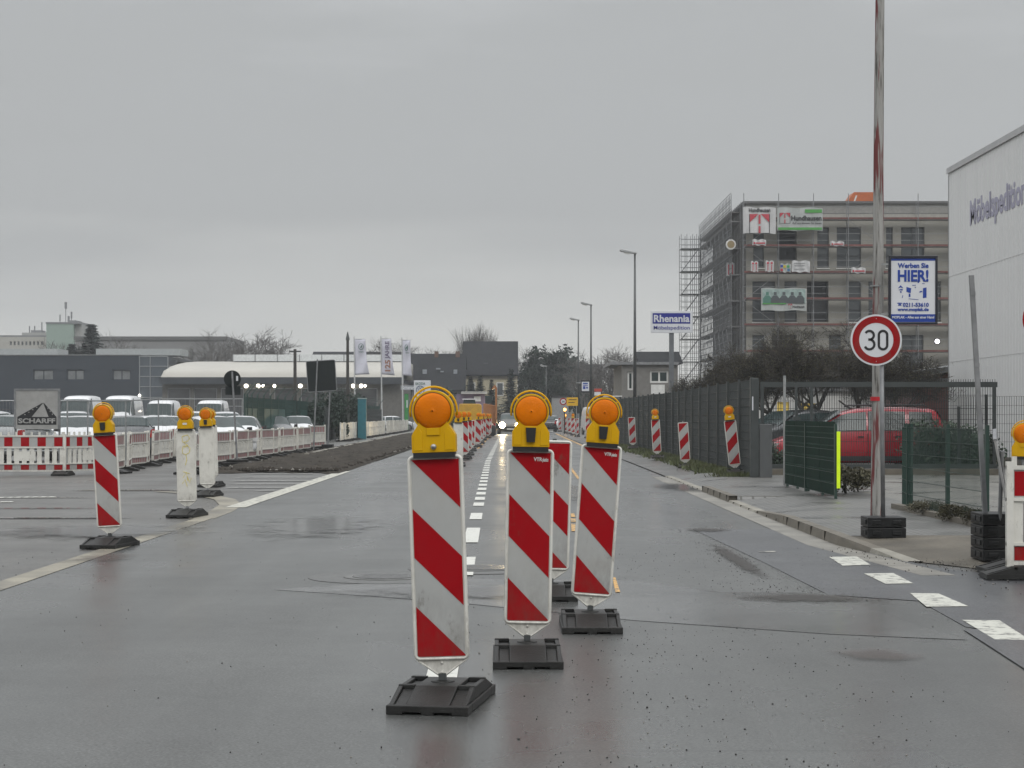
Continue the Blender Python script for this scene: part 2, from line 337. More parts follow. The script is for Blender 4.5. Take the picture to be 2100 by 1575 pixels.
def apron(u, v):
    y = 8 + 12.6*v; x0 = 3.95 + (20.6-y)*.36 if y > 14 else 6.3; return (x0 + 8*u, y)
rough_sheet('dirt_verge', lambda u, v: (3.70 + .117*(21.1-(14.6+v*6.5)) + max(0, 18.6-(14.6+v*6.5))*.38 + u*9, 14.6 + v*6.5), 40, 40, lambda x, y: .006 + .100*min(1, max(0, (y-18.8)/2.3)), .03, SAND, 4)
# pavement with real kerb on the right
zt = lambda y: .03 if y > 35.8 else .11 if y > 31.5 else .035 if y > 25.2 else .11 if y > 21 else max(.01, .11*(y-18.6)/2.4)
yk = [18.6, 19.8, 21, 21.1, 23, 25.1, 25.2, 28, 31.5, 31.6, 33, 35.8, 35.9, 40, 44.5]
g = MB()
for a, b in zip(yk[:-1], yk[1:]):
    xa = KX + (.28*((21-a)/2.4) if a < 21 else 0); xb = KX + (.28*((21-b)/2.4) if b < 21 else 0); za, zb = zt(a), zt(b)
    if b - a < .15: za = zb = max(za, zb)
    g.add([(xa,a,0),(xb,b,0),(xb+.02,b,zb),(xa+.02,a,za),(xa+.15,a,za),(xb+.15,b,zb),(xa+.15,a,-.02),(xb+.15,b,-.02)], [(0,1,2,3),(3,2,5,4),(4,5,7,6)], 1 if za > .08 or zb > .08 else 0)
for k in range(26):
    yj = 18.8+k; zj = zt(yj); xo = .28*((21-yj)/2.4) if yj < 21 else 0
    if yj < 20.9: continue
    g.box(KX-.002+xo, KX+.152+xo, yj, yj+.007, -.01, zj+.0015, 2)
for yv in (25.15, 31.55, 35.85): g.quad((KX,yv,0), (KX+.16,yv,0), (KX+.16,yv,.11), (KX+.01,yv,.11), 1)
struct('kerb', g, [KERB, KERBD, M('joint_dirt', (.03,.028,.022), .8)])
g = MB(); strip(g, lambda y: KX-.32+(.3*(21-y)/3 if y < 21 else 0), lambda y: KX-.002+(.3*(21-y)/3 if y < 21 else 0), [17,19,21,25,30,35,40,44.5], .005); struct('gutter', g, M('gutter_stone', (.19,.18,.155), .5, var=.25, scale=2, dirt=.8, dcol=(.07,.065,.06), dscale=3))
g = MB()
for a, b in zip(yk[:-1], yk[1:]):
    xa = KX+.15 + (.28*((21-a)/2.4) if a < 21 else 0); xb = KX+.15 + (.28*((21-b)/2.4) if b < 21 else 0)
    f = lambda y: min(zt(y), .11)-.004
    if a < 20.4: continue
    g.quad((xa,a,f(a)), (4.6,a,.1), (4.6,b,.1), (xb,b,f(b)))
g.quad((4.6,20.4,.1), (6.1,20.4,.1), (6.1,44.5,.1), (4.6,44.5,.1))
struct('pavement', g, PAVE)
g = MB(); g.quad((6.1,20.4,.1), (30,20.4,.1), (30,43.2,.1), (6.1,43.2,.1)); struct('yard_paving', g, YARD)
g = MB(); strip(g, lambda y: KX+.02+shift(y), lambda y: 12+shift(y), [44.5,60,80,100,130]+list(range(140,420,10)), .02); struct('side_path', g, ROAD2)
g = MB(); g.quad((6,43.2,.03), (60,43.2,.03), (60,140,.03), (6,140,.03)); struct('yard_ground', g, ROAD2)
# left: gutter strip, curved kerb return, raised kerb beyond the dirt
g = MB(); strip(g, lambda y: -4.42, lambda y: -4.18, [6,12,20,26.5], .004)
pts = [(-4.3,26.5),(-4.33,28.5),(-4.5,30.6),(-4.9,32.6),(-5.6,34.6),(-6.6,36)]
for (x0,y0),(x1,y1) in zip(pts[:-1], pts[1:]): g.quad((x0-.2,y0-.05,.004), (x0+.16,y0,.004), (x1+.16,y1,.004), (x1-.2,y1-.05,.004))
struct('gutter_strip', g, M('pale_gutter', (.24,.22,.17), .5, var=.35, scale=1.2, dirt=.95, dcol=(.08,.075,.07), dscale=1.8))
g = MB()
for a in range(66, 190, 4): g.box(-7.2-(a-66)*.012+shift(a), -7.05-(a-66)*.012+shift(a), a, a+3.95, 0, .14)
struct('far_kerb', g, KERB)
g = MB(); strip(g, lambda y: -12+shift(y), lambda y: -7.2-(y-66)*.012+shift(y), list(range(83, 192, 10)), .1); struct('left_pavement', g, PAVE)

def wornpaint(name, c, thr=.42):
    m = bpy.data.materials.new(name); m.use_nodes = True; t = m.node_tree; b = t.nodes['Principled BSDF']; n = t.nodes.new; l = t.links.new
    tc = n('ShaderNodeTexCoord'); nz = n('ShaderNodeTexNoise'); nz.inputs['Scale'].default_value = 9; nz.inputs['Detail'].default_value = 9; nz.inputs['Roughness'].default_value = .7
    l(tc.outputs['Object'], nz.inputs['Vector']); r = n('ShaderNodeValToRGB'); l(nz.outputs[0], r.inputs[0]); e = r.color_ramp.elements
    e[0].position = thr-.05; e[0].color = (.09,.088,.085,1); e[1].position = thr+.06; e[1].color = c+(1,)
    l(r.outputs[0], b.inputs['Base Color']); b.inputs['Roughness'].default_value = .45; return m
PAINT = wornpaint('white_road_paint', (.60,.60,.55), .37); PAINT2 = wornpaint('worn_road_paint', (.42,.41,.36), .48); YPAINT = wornpaint('yellow_road_paint', (.62,.34,.07), .46)
def marks(name, m, quads, z=.008):
    g = MB()
    for q in quads:
        if m is PAINT and len(q) == 4: g.poly([GP(px, py, z) for px, py in q])
        else: g.poly([GP(px, py, z) for px, py in q])
    return struct(name, g, m)
# centre dashes, read as ground positions (the line of the temporary centre dashes)
g = MB(); yy = 11.2
def dline(y):   # centre dash line x
    return -.385 - (y-10.5)*.0075 if y < 60 else -.755 - (y-60)*.001
dl = [(10.1,10.95),(13.9,14.4),(17.0,17.35),(17.9,19.2),(21.4,24.2),(26.2,27.9)]
y0 = 30.1
while y0 < 150: dl.append((y0, y0+1.15)); y0 += 2.15 if y0 < 60 else 2.3
for a, b in dl: g.quad((dline(a)-.085,a,.008), (dline(a)+.085,a,.008), (dline(b)+.085,b,.008), (dline(b)-.085,b,.008))
struct('centre_line', g, PAINT)
g = MB(); g.quad((-4.47,29.6,.008), (-4.15,29.6,.008), (-4.15,49,.008), (-4.45,49,.008)); struct('edge_line', g, wornpaint('edge_paint', (.5,.49,.42), .43))
marks('block_markings', wornpaint('thick_paint', (.52,.52,.46), .43), [((1700,1142),(1757,1141),(1786,1158),(1728,1160)), ((1772,1176),(1832,1175),(1873,1196),(1816,1197)), ((1866,1216),(1925,1217),(1986,1243),(1900,1244)), ((1973,1271),(2050,1272),(2112,1312),(2040,1311))])
marks('faint_markings', PAINT2, [((1555,1130),(1590,1130),(1592,1132),(1557,1132))])
marks('yellow_markings', YPAINT, [((1166,958),(1172,958),(1190,982),(1184,982)), ((1170,1053),(1178,1053),(1180,1060),(1171,1060)), ((1170,1063),(1180,1063),(1181,1070),(1171,1070)), ((1171,1074),(1181,1074),(1182,1089),(1172,1089)),
      ((1256,1184),(1262,1184),(1272,1214),(1262,1214)), ((1138,889),(1142,889),(1200,915),(1194,915)), ((978,920),(982,920),(1027,874),(1025,874))])
marks('white_lane_lines', PAINT, [((1152,889),(1156,889),(1212,914),(1206,914)), ((1128,884),(1140,884),(1140,885.5),(1128,885.5)), ((940,881),(1000,884),(1000,885),(940,882.3))])
# puddles : still water, on the wet asphalt
WATER = M('puddle_water', (.05,.05,.05), .06, var=.1)
def puddle(px, py, rx, ry, seed):
    c = GP(px, py, .0055); g = MB(); pts = []
    for i in range(40):
        t = 2*math.pi*i/40; k = 1 + .35*noise.noise(Vector((math.cos(t)*1.5+seed, math.sin(t)*1.5, seed)))+ .12*noise.noise(Vector((math.cos(t)*5+seed, math.sin(t)*5, seed)))
        pts.append((c.x+rx*k*math.cos(t), c.y+ry*k*math.sin(t), .0055))
    g.poly(pts); return g
g = MB()
for q in ((60,1020,1.1,.12,9),(80,1042,.8,.09,10),(300,1005,1.6,.25,13),(90,1062,1.2,.14,14)):
    k = puddle(*q); g.add(k.v, k.f)
struct('puddles', g, WATER)
# soft edged mud stains and damp sheens: thin films lying on the asphalt
def film(name, c, rough, thr, strength, sc_):
    m = bpy.data.materials.new(name); m.use_nodes = True; t = m.node_tree; b = t.nodes['Principled BSDF']; n = t.nodes.new; l = t.links.new
    tc = n('ShaderNodeTexCoord'); sb = n('ShaderNodeVectorMath'); sb.operation = 'SUBTRACT'; sb.inputs[1].default_value = (.5,.5,0); l(tc.outputs['Generated'], sb.inputs[0])
    mz = n('ShaderNodeVectorMath'); mz.operation = 'MULTIPLY'; mz.inputs[1].default_value = (1,1,0); l(sb.outputs[0], mz.inputs[0])
    ln = n('ShaderNodeVectorMath'); ln.operation = 'LENGTH'; l(mz.outputs[0], ln.inputs[0])
    mr = n('ShaderNodeMapRange'); mr.inputs[1].default_value = .5; mr.inputs[2].default_value = .05; mr.inputs[3].default_value = -.35; mr.inputs[4].default_value = .35; l(ln.outputs['Value'], mr.inputs[0])
    nz = n('ShaderNodeTexNoise'); nz.inputs['Scale'].default_value = sc_; nz.inputs['Detail'].default_value = 9; nz.inputs['Roughness'].default_value = .7; l(tc.outputs['Object'], nz.inputs['Vector'])
    ad = n('ShaderNodeMath'); ad.operation = 'ADD'; l(mr.outputs[0], ad.inputs[0]); l(nz.outputs[0], ad.inputs[1])
    r = n('ShaderNodeValToRGB'); l(ad.outputs[0], r.inputs[0]); r.color_ramp.elements[0].position = thr; r.color_ramp.elements[0].color = (0,0,0,1); r.color_ramp.elements[1].position = min(1, thr+.25); r.color_ramp.elements[1].color = (strength,)*3+(1,)
    l(r.outputs[0], b.inputs['Alpha']); b.inputs['Base Color'].default_value = c+(1,); b.inputs['Roughness'].default_value = rough; return m
MUD = film('mud_film', (.030,.025,.020), .55, .40, .7, 5); MUDR = film('reddish_mud_film', (.085,.062,.052), .42, .45, .4, 3); WET = film('water_film', (.08,.08,.08), .14, .40, .75, 2.0)
for k, (nm, mt, px, py, rx, ry, rz) in enumerate((('mud_stain',MUD,1510,1148,.17,3.4,0),('mud_stain',MUD,1650,1228,.8,.6,0),('mud_stain',MUD,1450,1088,.4,.7,0),('mud_stain',MUDR,1800,1345,.42,.55,0),('mud_stain',MUDR,215,1145,.5,1.1,0),
        ('damp_patch',WET,980,1215,1.8,1.0,0),('damp_patch',WET,1400,1000,.9,3.5,0),('damp_patch',WET,640,1080,1.3,4.0,0),('damp_patch',WET,1150,1010,1.0,7,0),('damp_patch',WET,200,1090,2.0,2.4,0))):
    c = GP(px, py); q = MB(); q.quad((-rx,-ry,0),(rx,-ry,0),(rx,ry,0),(-rx,ry,0)); o = struct(nm, q, mt); o.location = (c.x, c.y, .0095+k*.0006); o.rotation_euler[2] = R(-rz)
g = MB()
for i in range(7): c = GP(4+i*17, 1020-i*.2, .008); g.box(c.x-.05, c.x+.05, c.y-.12, c.y+.12, .004, .01)
for i in range(3): c = GP(4+i*9, 1029, .008); g.box(c.x-.03, c.x+.03, c.y-.1, c.y+.1, .004, .01)
struct('paint_dots', g, PAINT)
g = MB()
for k, (a, b, y) in enumerate(((505,640,972),(478,668,979),(470,640,986),(462,610,993),(455,588,1000),(520,560,1006))):
    p0, p1 = GP(a, y, .009), GP(b, y, .009); g.quad(p0, p1, p1+Vector((0,.28,0)), p0+Vector((.2,.28,0)))
struct('worn_hatch_lines', g, wornpaint('hatch_paint', (.36,.36,.33), .47))
# manholes
IRON = M('cast_iron', (.09,.09,.088), .22, .3, var=.4, scale=30, bump=.6, bscale=50)
for px, py, lab in ((790,1184,'round iron manhole cover in a ring of asphalt left of the nearest beacon'), (985,1166,'round iron manhole cover between the two nearest beacons')):
    c = GP(px, py); t = thing('manhole', lab, 'manhole cover', (c.x, c.y, 0))
    m = MB(); m.lathe([(.68,.0), (.68,.005)], (0,0,0), 'z', 48); m.build('collar', M('collar_asphalt', (.085,.085,.082), .4, var=.3, scale=20), t)
    m = MB(); m.lathe([(.37,.0), (.37,.010), (.30,.010)], (0,0,0), 'z', 40); m.build('ring', M('concrete_ring', (.12,.12,.115), .5, var=.3, scale=9), t)
    m = MB(); m.lathe([(.29,.011), (.29,.014)], (0,0,0), 'z', 40)
    for i in range(6): m.box(-.2, .2, -.2+i*.08-.015, -.2+i*.08+.015, .014, .0146)
    m.build('cover', IRON, t)
# loose gravel and clods scattered on the asphalt
g = MB()
def stone(mb, x, y, z, s, m=0):
    a = rnd.random()*6; vs = [(x+s*math.cos(a+k*1.57)*(.7+.5*rnd.random()), y+s*math.sin(a+k*1.57)*(.7+.5*rnd.random()), z+s*.2) for k in range(4)] + [(x,y,z+s*(.6+.5*rnd.random()))] + [(x,y,z-.01)]
    mb.add(vs, [(0,1,4),(1,2,4),(2,3,4),(3,0,4),(1,0,5),(2,1,5),(3,2,5),(0,3,5)], m)
for i in range(2000):
    k = rnd.random()
    if k < .45: x = rnd.gauss(1.0, .7); y = 7.3 + rnd.random()**1.5*14
    elif k < .62: x = rnd.gauss(2.4, .5)+(12-8)*.02; y = 12 + rnd.random()*12
    elif k < .8: x = -4.35 + rnd.gauss(0, .9); y = 12 + rnd.random()*22
    else: x = rnd.uniform(-4, 3.4); y = 7.3 + rnd.random()**1.6*30
    stone(g, x, y, .002, rnd.choice((.002,.002,.003,.0035,.005)) * (1.8 if rnd.random() < .02 else 1), 0 if rnd.random() < .8 else 1)
for cx_, cy_, rx_, ry_, n_s in ((1500,1145,.10,1.3,260),(1640,1215,.35,.5,200),(1440,1090,.25,.5,90),(1990,1150,1.1,.6,500),(1180,1300,.5,1.6,90)):
    c = GP(cx_, cy_)
    for _ in range(n_s): stone(g, c.x+rnd.gauss(0, rx_), c.y+rnd.gauss(0, ry_), .004, rnd.choice((.002,.003,.004,.005)), 0 if rnd.random() < .9 else 1)
for i in range(2200):
    v = rnd.random(); x = 4.3 + (1-v)*1.4 + rnd.gauss(0, .5); y = 14 + v*6.5; stone(g, x, y, .012, rnd.choice((.004,.006,.009)), 0 if rnd.random() < .6 else 1)
stuff('gravel', g, [M('dark_gravel', (.025,.024,.022), .7), M('light_gravel', (.2,.19,.17), .7)], 'loose dark grit scattered over the wet asphalt', 'gravel')
g = MB()
for i in range(6500):
    y = 48 + rnd.random()**1.7*60; stone(g, rnd.uniform(-7.6, -4.4)+shift(y), y, .05, rnd.choice((.02,.03,.05,.07)), 0 if rnd.random() < .92 else 1)
stuff('rubble', g, [M('mud_clods', (.03,.025,.02), .9, spec=.15), M('stone_chips', (.16,.15,.13), .7)], 'stones and clods of earth on the dug-up strip left of the road', 'rubble')
# ------------------------------------------------------------------ guide beacons (striped board, rubber foot, flashing lamp)
CACHE = {}
def cached(key, fn):
    if key not in CACHE: CACHE[key] = fn()
    return CACHE[key]
LENS = M('amber_lens', (.62,.155,.0), .4, spec=.12, var=.16, scale=5, bump=.25, bscale=120, dirt=.6, dcol=(.36,.07,.0), dscale=7)
LENSLIT = M('lit_amber_lens', (1.0,.35,.05), .3, emis=3)
CHROME = M('lock_metal', (.4,.4,.4), .3, .8)
def foot_mesh():
    m = MB()
    m.prism([(-.2,0),(-.12,0),(-.12,.012),(-.03,.012),(-.03,0),(.03,0),(.03,.012),(.12,.012),(.12,0),(.2,0),(.2,.045),(-.2,.045)], -.4, -.28)
    m.box(-.2, .2, -.28, .28, 0.004, .045)
    m.prism([(-.2,0),(.2,0),(.2,.045),(-.2,.045)], .28, .4)
    prof = [(-.385,.045),(-.16,.108),(.16,.108),(.385,.045)]
    m.prism(prof, -.105, .105, axis='x')                                    # raised middle with ramps
    for s in (-1, 1):
        m.prism([(-.365,.044),(-.17,.09),(.17,.09),(.365,.044)], s*.1055 if s < 0 else .1055, s*.165 if s < 0 else .165, axis='x')
        m.prism([(-.385,.045),(-.17,.106),(.17,.106),(.385,.045)], s*.165, s*.19, axis='x')
        for y in (-.15, .15): m.box(min(s*.105, s*.19), max(s*.105, s*.19), y-.014, y+.014, .088, .113)   # carrying handles
    m.lathe([(.06,.105),(.06,.114),(.03,.118)], (0,0,0), 'z', 16)
    return m.mesh('foot', BLK)
def stripes(mb, w, z0, z1, y, mir, m=2):
    """diagonal red bands clipped to the panel; mir=1 gives the opposite slant"""
    Ht = z1 - z0; per = Ht*.497; drop = w*1.02*(1 if w > .2 else 1)
    for k in (0, 1, 2):
        # band between lines top: z = T - k*per, on the left edge; falls to the right by drop
        hi = lambda x: z1 + drop*.0 - (x/w)*drop*1.0 - k*per + (drop if False else 0)
        T = z1 - k*per                                                     # left end of the lower line of the band
        pts = []
        n = 24; up = []; lo = []
        for i in range(n+1):
            x = w*i/n; l_ = T - (x/w)*drop; u_ = l_ + per*.5
            l_, u_ = max(z0, l_), min(z1, u_); up.append((x, u_)); lo.append((x, l_))
        for i in range(n):
            (xa, ua), (xb, ub), (_, la), (_, lb) = up[i], up[i+1], lo[i], lo[i+1]
            if ua - la < 1e-4 and ub - lb < 1e-4: continue
            ua, ub = max(ua, la), max(ub, lb)
            q = [(xa, la), (xb, lb), (xb, ub), (xa, ua)]
            if mir: q = [(w-a, b) for a, b in reversed(q)]
            mb.add([(a-w/2, y, b) for a, b in q], [(0,1,2,3)], m)
def rrect(x, z0, z1, r, y=0, n=4):
    pts = []
    for cx, cz, a0 in ((x-r, z1-r, 0), (-x+r, z1-r, 90), (-x+r, z0+r, 180), (x-r, z0+r, 270)):
        for i in range(n+1): a = R(a0 + 90*i/n); pts.append((cx+r*math.cos(a), y, cz+r*math.sin(a)))
    return pts
def board_mesh(kind):
    # pivot at z = .11 above ground
    m = MB(); z0, z1 = .125, 1.105; w = .238
    m.box(-.122, .122, -.010, .012, z0-.005, z1+.005, 0)
    if kind in 'LR':
        m.quad((-w/2,-.0125,z0), (w/2,-.0125,z0), (w/2,-.0125,z1), (-w/2,-.0125,z1), 1)
        stripes(m, w, z0, z1, -.0142, kind == 'R')
        m.quad((w/2,.0145,z0), (-w/2,.0145,z0), (-w/2,.0145,z1), (w/2,.0145,z1), 1)
    else:                                                                  # seen from its plain ribbed back
        for i in range(5): x = -.095+i*.0475; m.box(x-.008, x+.008, -.0125, -.009, z0+.02, z1-.02, 0)
    m.prism([(-.115,.105),(.115,.105),(.012,.03),(-.012,.03)], -.006, .006, 0)   # lower bracket plate
    return m.mesh('board', [WHT, REFW, REFR])
def rim_mesh():
    m = MB(); m.tube(rrect(.130, .113, 1.118, .022), .010, 8, True, ry=.020)
    m.tube([(-.128,0,.112),(-.012,0,.028),(.012,0,.028),(.128,0,.112)], .006, 6, ry=.012)
    for z in (.092, .045): m.cyl((0,-.012,z), (0,.012,z), .007, n=8)
    return m.mesh('rim', WHT, True)
def lamp_mesh():
    m = MB()
    out_ = [(-.109,1.14),(.109,1.14),(.109,1.225),(.098,1.245),(.072,1.285),(.074,1.33),(-.074,1.33),(-.072,1.285),(-.098,1.245),(-.109,1.225)]
    m.prism(out_, -.05, .05); c = (0,0,1.345)
    m.lathe([(.100,-.045),(.104,-.04),(.104,.04),(.100,.045)], c, 'y', 40)
    for s in (-1, 1):                                                       # moulded side panels
        q = [(s*.055,1.15),(s*.100,1.15),(s*.100,1.222),(s*.088,1.243),(s*.070,1.262),(s*.055,1.24)]
        m.prism(q if s > 0 else q[::-1], -.0535, -.0495)
    m.box(-.033, .033, -.058, -.0501, 1.225, 1.262)
    return m.mesh('warning_lamp', YEL)
def lens_mesh(sd=-1):
    m = MB(); m.lathe([(.090,sd*.046),(.088,sd*.052),(.075,sd*.060),(.05,sd*.066),(.02,sd*.069),(.004,sd*.0695)], (0,0,1.345), 'y', 40)
    return m.mesh('lens', LENS, True)
def seal_mesh():
    m = MB(); m.tube([(.0925*math.cos(2*math.pi*i/40), -.0465, 1.345+.0925*math.sin(2*math.pi*i/40)) for i in range(40)], .0022, 5, True); return m.mesh('seal', M('dark_seal', (.12,.045,.0), .5))
def handle_mesh():
    m = MB(); pts = [(.118*math.cos(R(a)), .012, 1.345+.118*math.sin(R(a))*1.03) for a in range(-12, 193, 12)]
    m.tube(pts, .0055, 6, ry=.006)
    for a in (42, 138): m.cyl((.1*math.cos(R(a)), .012, 1.345+.1*math.sin(R(a))), (.12*math.cos(R(a)), .012, 1.345+.12*math.sin(R(a))), .005, n=6)
    return m.mesh('handle', YEL, True)
def beacon(label, px=None, d=None, X=None, yaw=0, lean=0, kind='L', lamp='key', group='guide beacons', z=0, scale=1, mark=None, lit=False, frm=True):
    X = XX(px, d) if X is None else X
    t = thing('guide_beacon', label, 'guide beacon', (X, d, z), R(yaw), group)
    obj('foot', cached('foot', foot_mesh), t, bevel=.006 if d < 40 else 0)
    kw = dict(loc=(0,0,.11), rot=(0, R(lean), R(-yaw)*.7))
    def post_():
        m = MB(); m.box(-.019, .019, -.019, .019, -.03, .04); m.box(-.016, .016, .013, .03, .035, 1.14); return m.mesh('post', GAL2 if kind == 'B' else DST)
    obj('post', cached('post'+str(kind == 'B'), post_), t, **kw)
    b = obj('board', cached('board'+kind, lambda: board_mesh(kind)), t, **kw)
    obj('rim', cached('rim', rim_mesh), b)
    if mark:
        for s, zz, xx, wd in mark: q = text(s, .03, WPA, parent=b, width=wd, bold=.001); q.location = (xx, -.016, zz)
    if lamp:
        la = obj('warning_lamp', cached('lamp', lamp_mesh), t, bevel=.008 if d < 40 else 0, **kw)
        obj('lens', cached('lenslit' if lit else 'lens', (lambda: (lambda me: (me.materials.clear(), me.materials.append(LENSLIT), me)[2])(lens_mesh())) if lit else lens_mesh), la)
        obj('handle', cached('handle', handle_mesh), la); obj('seal', cached('seal', seal_mesh), la)
        if d < 60: obj('lens', cached('lensback', lambda: lens_mesh(1)), la)
        def strip_():
            m = MB(); m.box(-.104, .104, -.046, .046, 1.112, 1.141); return m.mesh('base_strip', BLK2)
        obj('base_strip', cached('strip', strip_), la)
        if lamp == 'key':
            def key_():
                m = MB(); m.prism([(-.024,1.168),(.024,1.168),(.030,1.252),(-.030,1.252)], -.072, -.05); return m.mesh('solar_cell', BLK2)
            obj('solar_cell', cached('key', key_), la)
        elif lamp == 'button':
            def but_():
                m = MB(); m.lathe([(.014,-.05),(.014,-.064),(.011,-.068),(.002,-.07)], (0,0,1.168), 'y', 20); return m.mesh('lock_button', CHROME, True)
            obj('lock_button', cached('but', but_), la)
        elif lamp == 'badge':
            def bad_():
                m = MB(); m.prism([(-.03,1.195),(.03,1.195),(.03,1.222),(-.03,1.222)], -.056, -.05); return m.mesh('badge', WPA)
            obj('badge', cached('badge', bad_), la)
    else:
        def stub_():
            m = MB(); m.cyl((0,.01,1.1), (0,.01,1.17), .012, n=8); return m.mesh('stub', GAL)
        if kind != 'L': obj('stub', cached('stub', stub_), t, **kw)
    return t
G1 = 'guide beacons in the row before the camera'
VT = [('VTR', 1.068, .045, .05), ('plastics', 1.063, .088, .034)]
beacon('nearest red and white beacon, leftmost of the middle group, with dirty foot turned askew', px=908, d=9.47, yaw=-9, lean=-2.0, lamp='button', group=G1)
beacon('second nearest red and white beacon with white sticker tab under its yellow lamp', px=1081, d=11.12, yaw=.5, lean=1.0, group=G1, mark=VT)
beacon('red and white beacon leaning to the right, rightmost of the middle group', px=1210, d=12.85, yaw=0, lean=4.1, group=G1, mark=VT)
beacon('red and white beacon without lamp, half hidden behind the second nearest one', px=1130, d=15.0, lean=1.5, lamp=None, group=G1)
beacon('striped beacon with yellow lamp standing alone at the left kerb line', px=226, d=20.8, yaw=-8, lean=-3.3, group='guide beacons at the left junction')
bb = beacon('plain white back of a beacon with yellow graffiti at the left junction', px=384, d=27.0, yaw=-6, lean=-1.2, kind='B', lamp='badge', group='guide beacons at the left junction')
beacon('clean white back of a beacon just right of the graffiti one', px=426, d=33.8, yaw=-4, lean=-1.5, kind='B', group='guide beacons at the left junction')
beacon('white back of a beacon mostly hidden behind another, with amber lamp showing right of it', px=434, d=38.5, yaw=-4, lean=-1.5, kind='B', group='guide beacons at the left junction')
GY = M('yellow_spray_paint', (.62,.52,.10), .6, var=.3, scale=30)
m = MB()
for pts in ([(-.05,1.03),(.03,1.05),(.06,1.0),(.02,.955),(-.045,.95),(-.05,1.03)], [(-.03,.95),(.03,.90),(-.02,.87)], [(-.05,.84),(-.04,.89),(.02,.9),(.06,.86),(.05,.8),(0,.77),(-.05,.79),(-.05,.84)], [(.0,.77),(.01,.7),(-.01,.62)], [(-.045,.53),(.05,.50)], [(-.05,.44),(.0,.52),(.02,.40)], [(.01,.46),(.05,.37),(.07,.44)], [(-.06,.36),(-.02,.42),(.01,.32)]):
    m.tube([(a, -.014, b) for a, b in pts], .006, 4, ry=.0012)
m.build('graffiti', GY, [c for c in bb.children if c.name.startswith('board')][0])
GR = 'guide beacons along the right fence'
beacon('striped beacon leaning left with amber lamp, nearest along the dark fence', px=1508, d=43.5, z=.1, yaw=-5, lean=-6.4, kind='R', lamp='badge', group=GR)
beacon('striped beacon without lamp, second from the near end of the dark fence', px=1406, d=51.5, z=.02, yaw=-4, lean=-3.8, kind='R', lamp=None, group=GR)
beacon('striped beacon with small amber lamp against the middle of the dark fence', px=1348, d=60.5, z=.08, lean=-3.2, kind='R', lamp='badge', group=GR)
beacon('striped beacon without lamp near the far end of the dark fence', px=1298, d=75, z=.14, lean=-3, kind='R', lamp=None, group=GR)
GL = 'guide beacons in the long row left of the traffic lane'
o = beacon('plain white back of a beacon heading the long row left of the lane', px=940, d=54, kind='B', group=GL)
words = ['first', 'second', 'third', 'fourth', 'fifth', 'sixth', 'seventh', 'eighth', 'ninth', 'tenth']
for i, d in enumerate((62, 69, 77, 86, 97, 109, 121, 134, 148, 163)):
    beacon(f'{words[i]} red striped beacon from the near end of the long row left of the lane', X=-1.54-.05*(i % 3), d=d, z=.02, lean=(-1, .8, 0, 1.2)[i % 4], lamp=None if i == 2 else 'key', group=GL, yaw=(i*37) % 13-6)
GF = 'guide beacons at the far right of the lane'
for i, (px, d, lm) in enumerate(((1205,120,'key'),(1183,128,None),(1175,137,'key'),(1167,147,None),(1159,157,'lit'),(1148,168,None))):
    beacon(f'{words[i]} striped beacon of the far cluster right of the lane, by the yellow sign', px=px, d=d, z=.03, kind='R', lamp='badge' if lm else None, lit=lm == 'lit', group=GF, yaw=(i*29) % 11-5)

# ------------------------------------------------------------------ barriers
def barrier_mesh(solid, back=False):
    m = MB(); a, b = -1.0, 1.0
    m.box(a, b, -.025, .025, .93, .965); m.box(a, b, -.03, .03, .655, .685); m.box(a, b, -.03, .03, .265, .29); m.box(a, b, -.03, .03, .095, .125)
    for x in (-1.0, .94): m.box(x, x+.06, -.035, .035, .08, 1.0)
    m.box(a+.06, b-.06, -.010, .012, .685, .93, 1 if not back else 0); m.box(a+.06, b-.06, -.010, .012, .125, .265, 1 if not back else 0)
    if not back:
        for i in range(9 if solid else 5):
            x, wd = (-.92 + i*.205, .11) if solid else (-.88 + i*.4 if i else -.93, .2)
            for z0, z1 in ((.70,.915), (.135,.255)): m.quad((x,-.0125,z0), (x+wd,-.0125,z0), (x+wd,-.0125,z1), (x,-.0125,z1), 2)
    if solid:
        m.box(a+.06, b-.06, -.006, .008, .29, .655)
        for x in (-.6, 0, .6):
            m.box(x-.05, x+.05, -.02, -.0055, .42, .55); m.cyl((x,-.03,.6), (x,-.006,.6), .03, n=8)
    else:
        for i in range(11):
            x = -.91 + i*.182; wd = .055
            m.box(x-wd, x+wd, -.012, .012, .29, .655)
        m.box(-.25, .27, -.014, .014, .35, .58)
        for i in range(11): m.box(-.93+i*.185-.02, -.93+i*.185+.02, -.02, .02, .965, 1.045)
    return m.mesh('panel', [WHT, REFW, REFP if solid else REFR])
def barrier(label, loc, rz, solid=True, back=False, group='white and red barriers', feet=1, lampx=None, bev=0):
    t = thing('barrier', label, 'barrier', loc, rz, group)
    obj('panel', cached(f'bar{solid}{back}', lambda: barrier_mesh(solid, back)), t, bevel=bev)
    f = obj('foot', cached('foot', foot_mesh), t, loc=(.93,0,0), rot=(0,0,0))
    if feet > 1: obj('foot', cached('foot', foot_mesh), t, loc=(-.93,0,0))
    return t
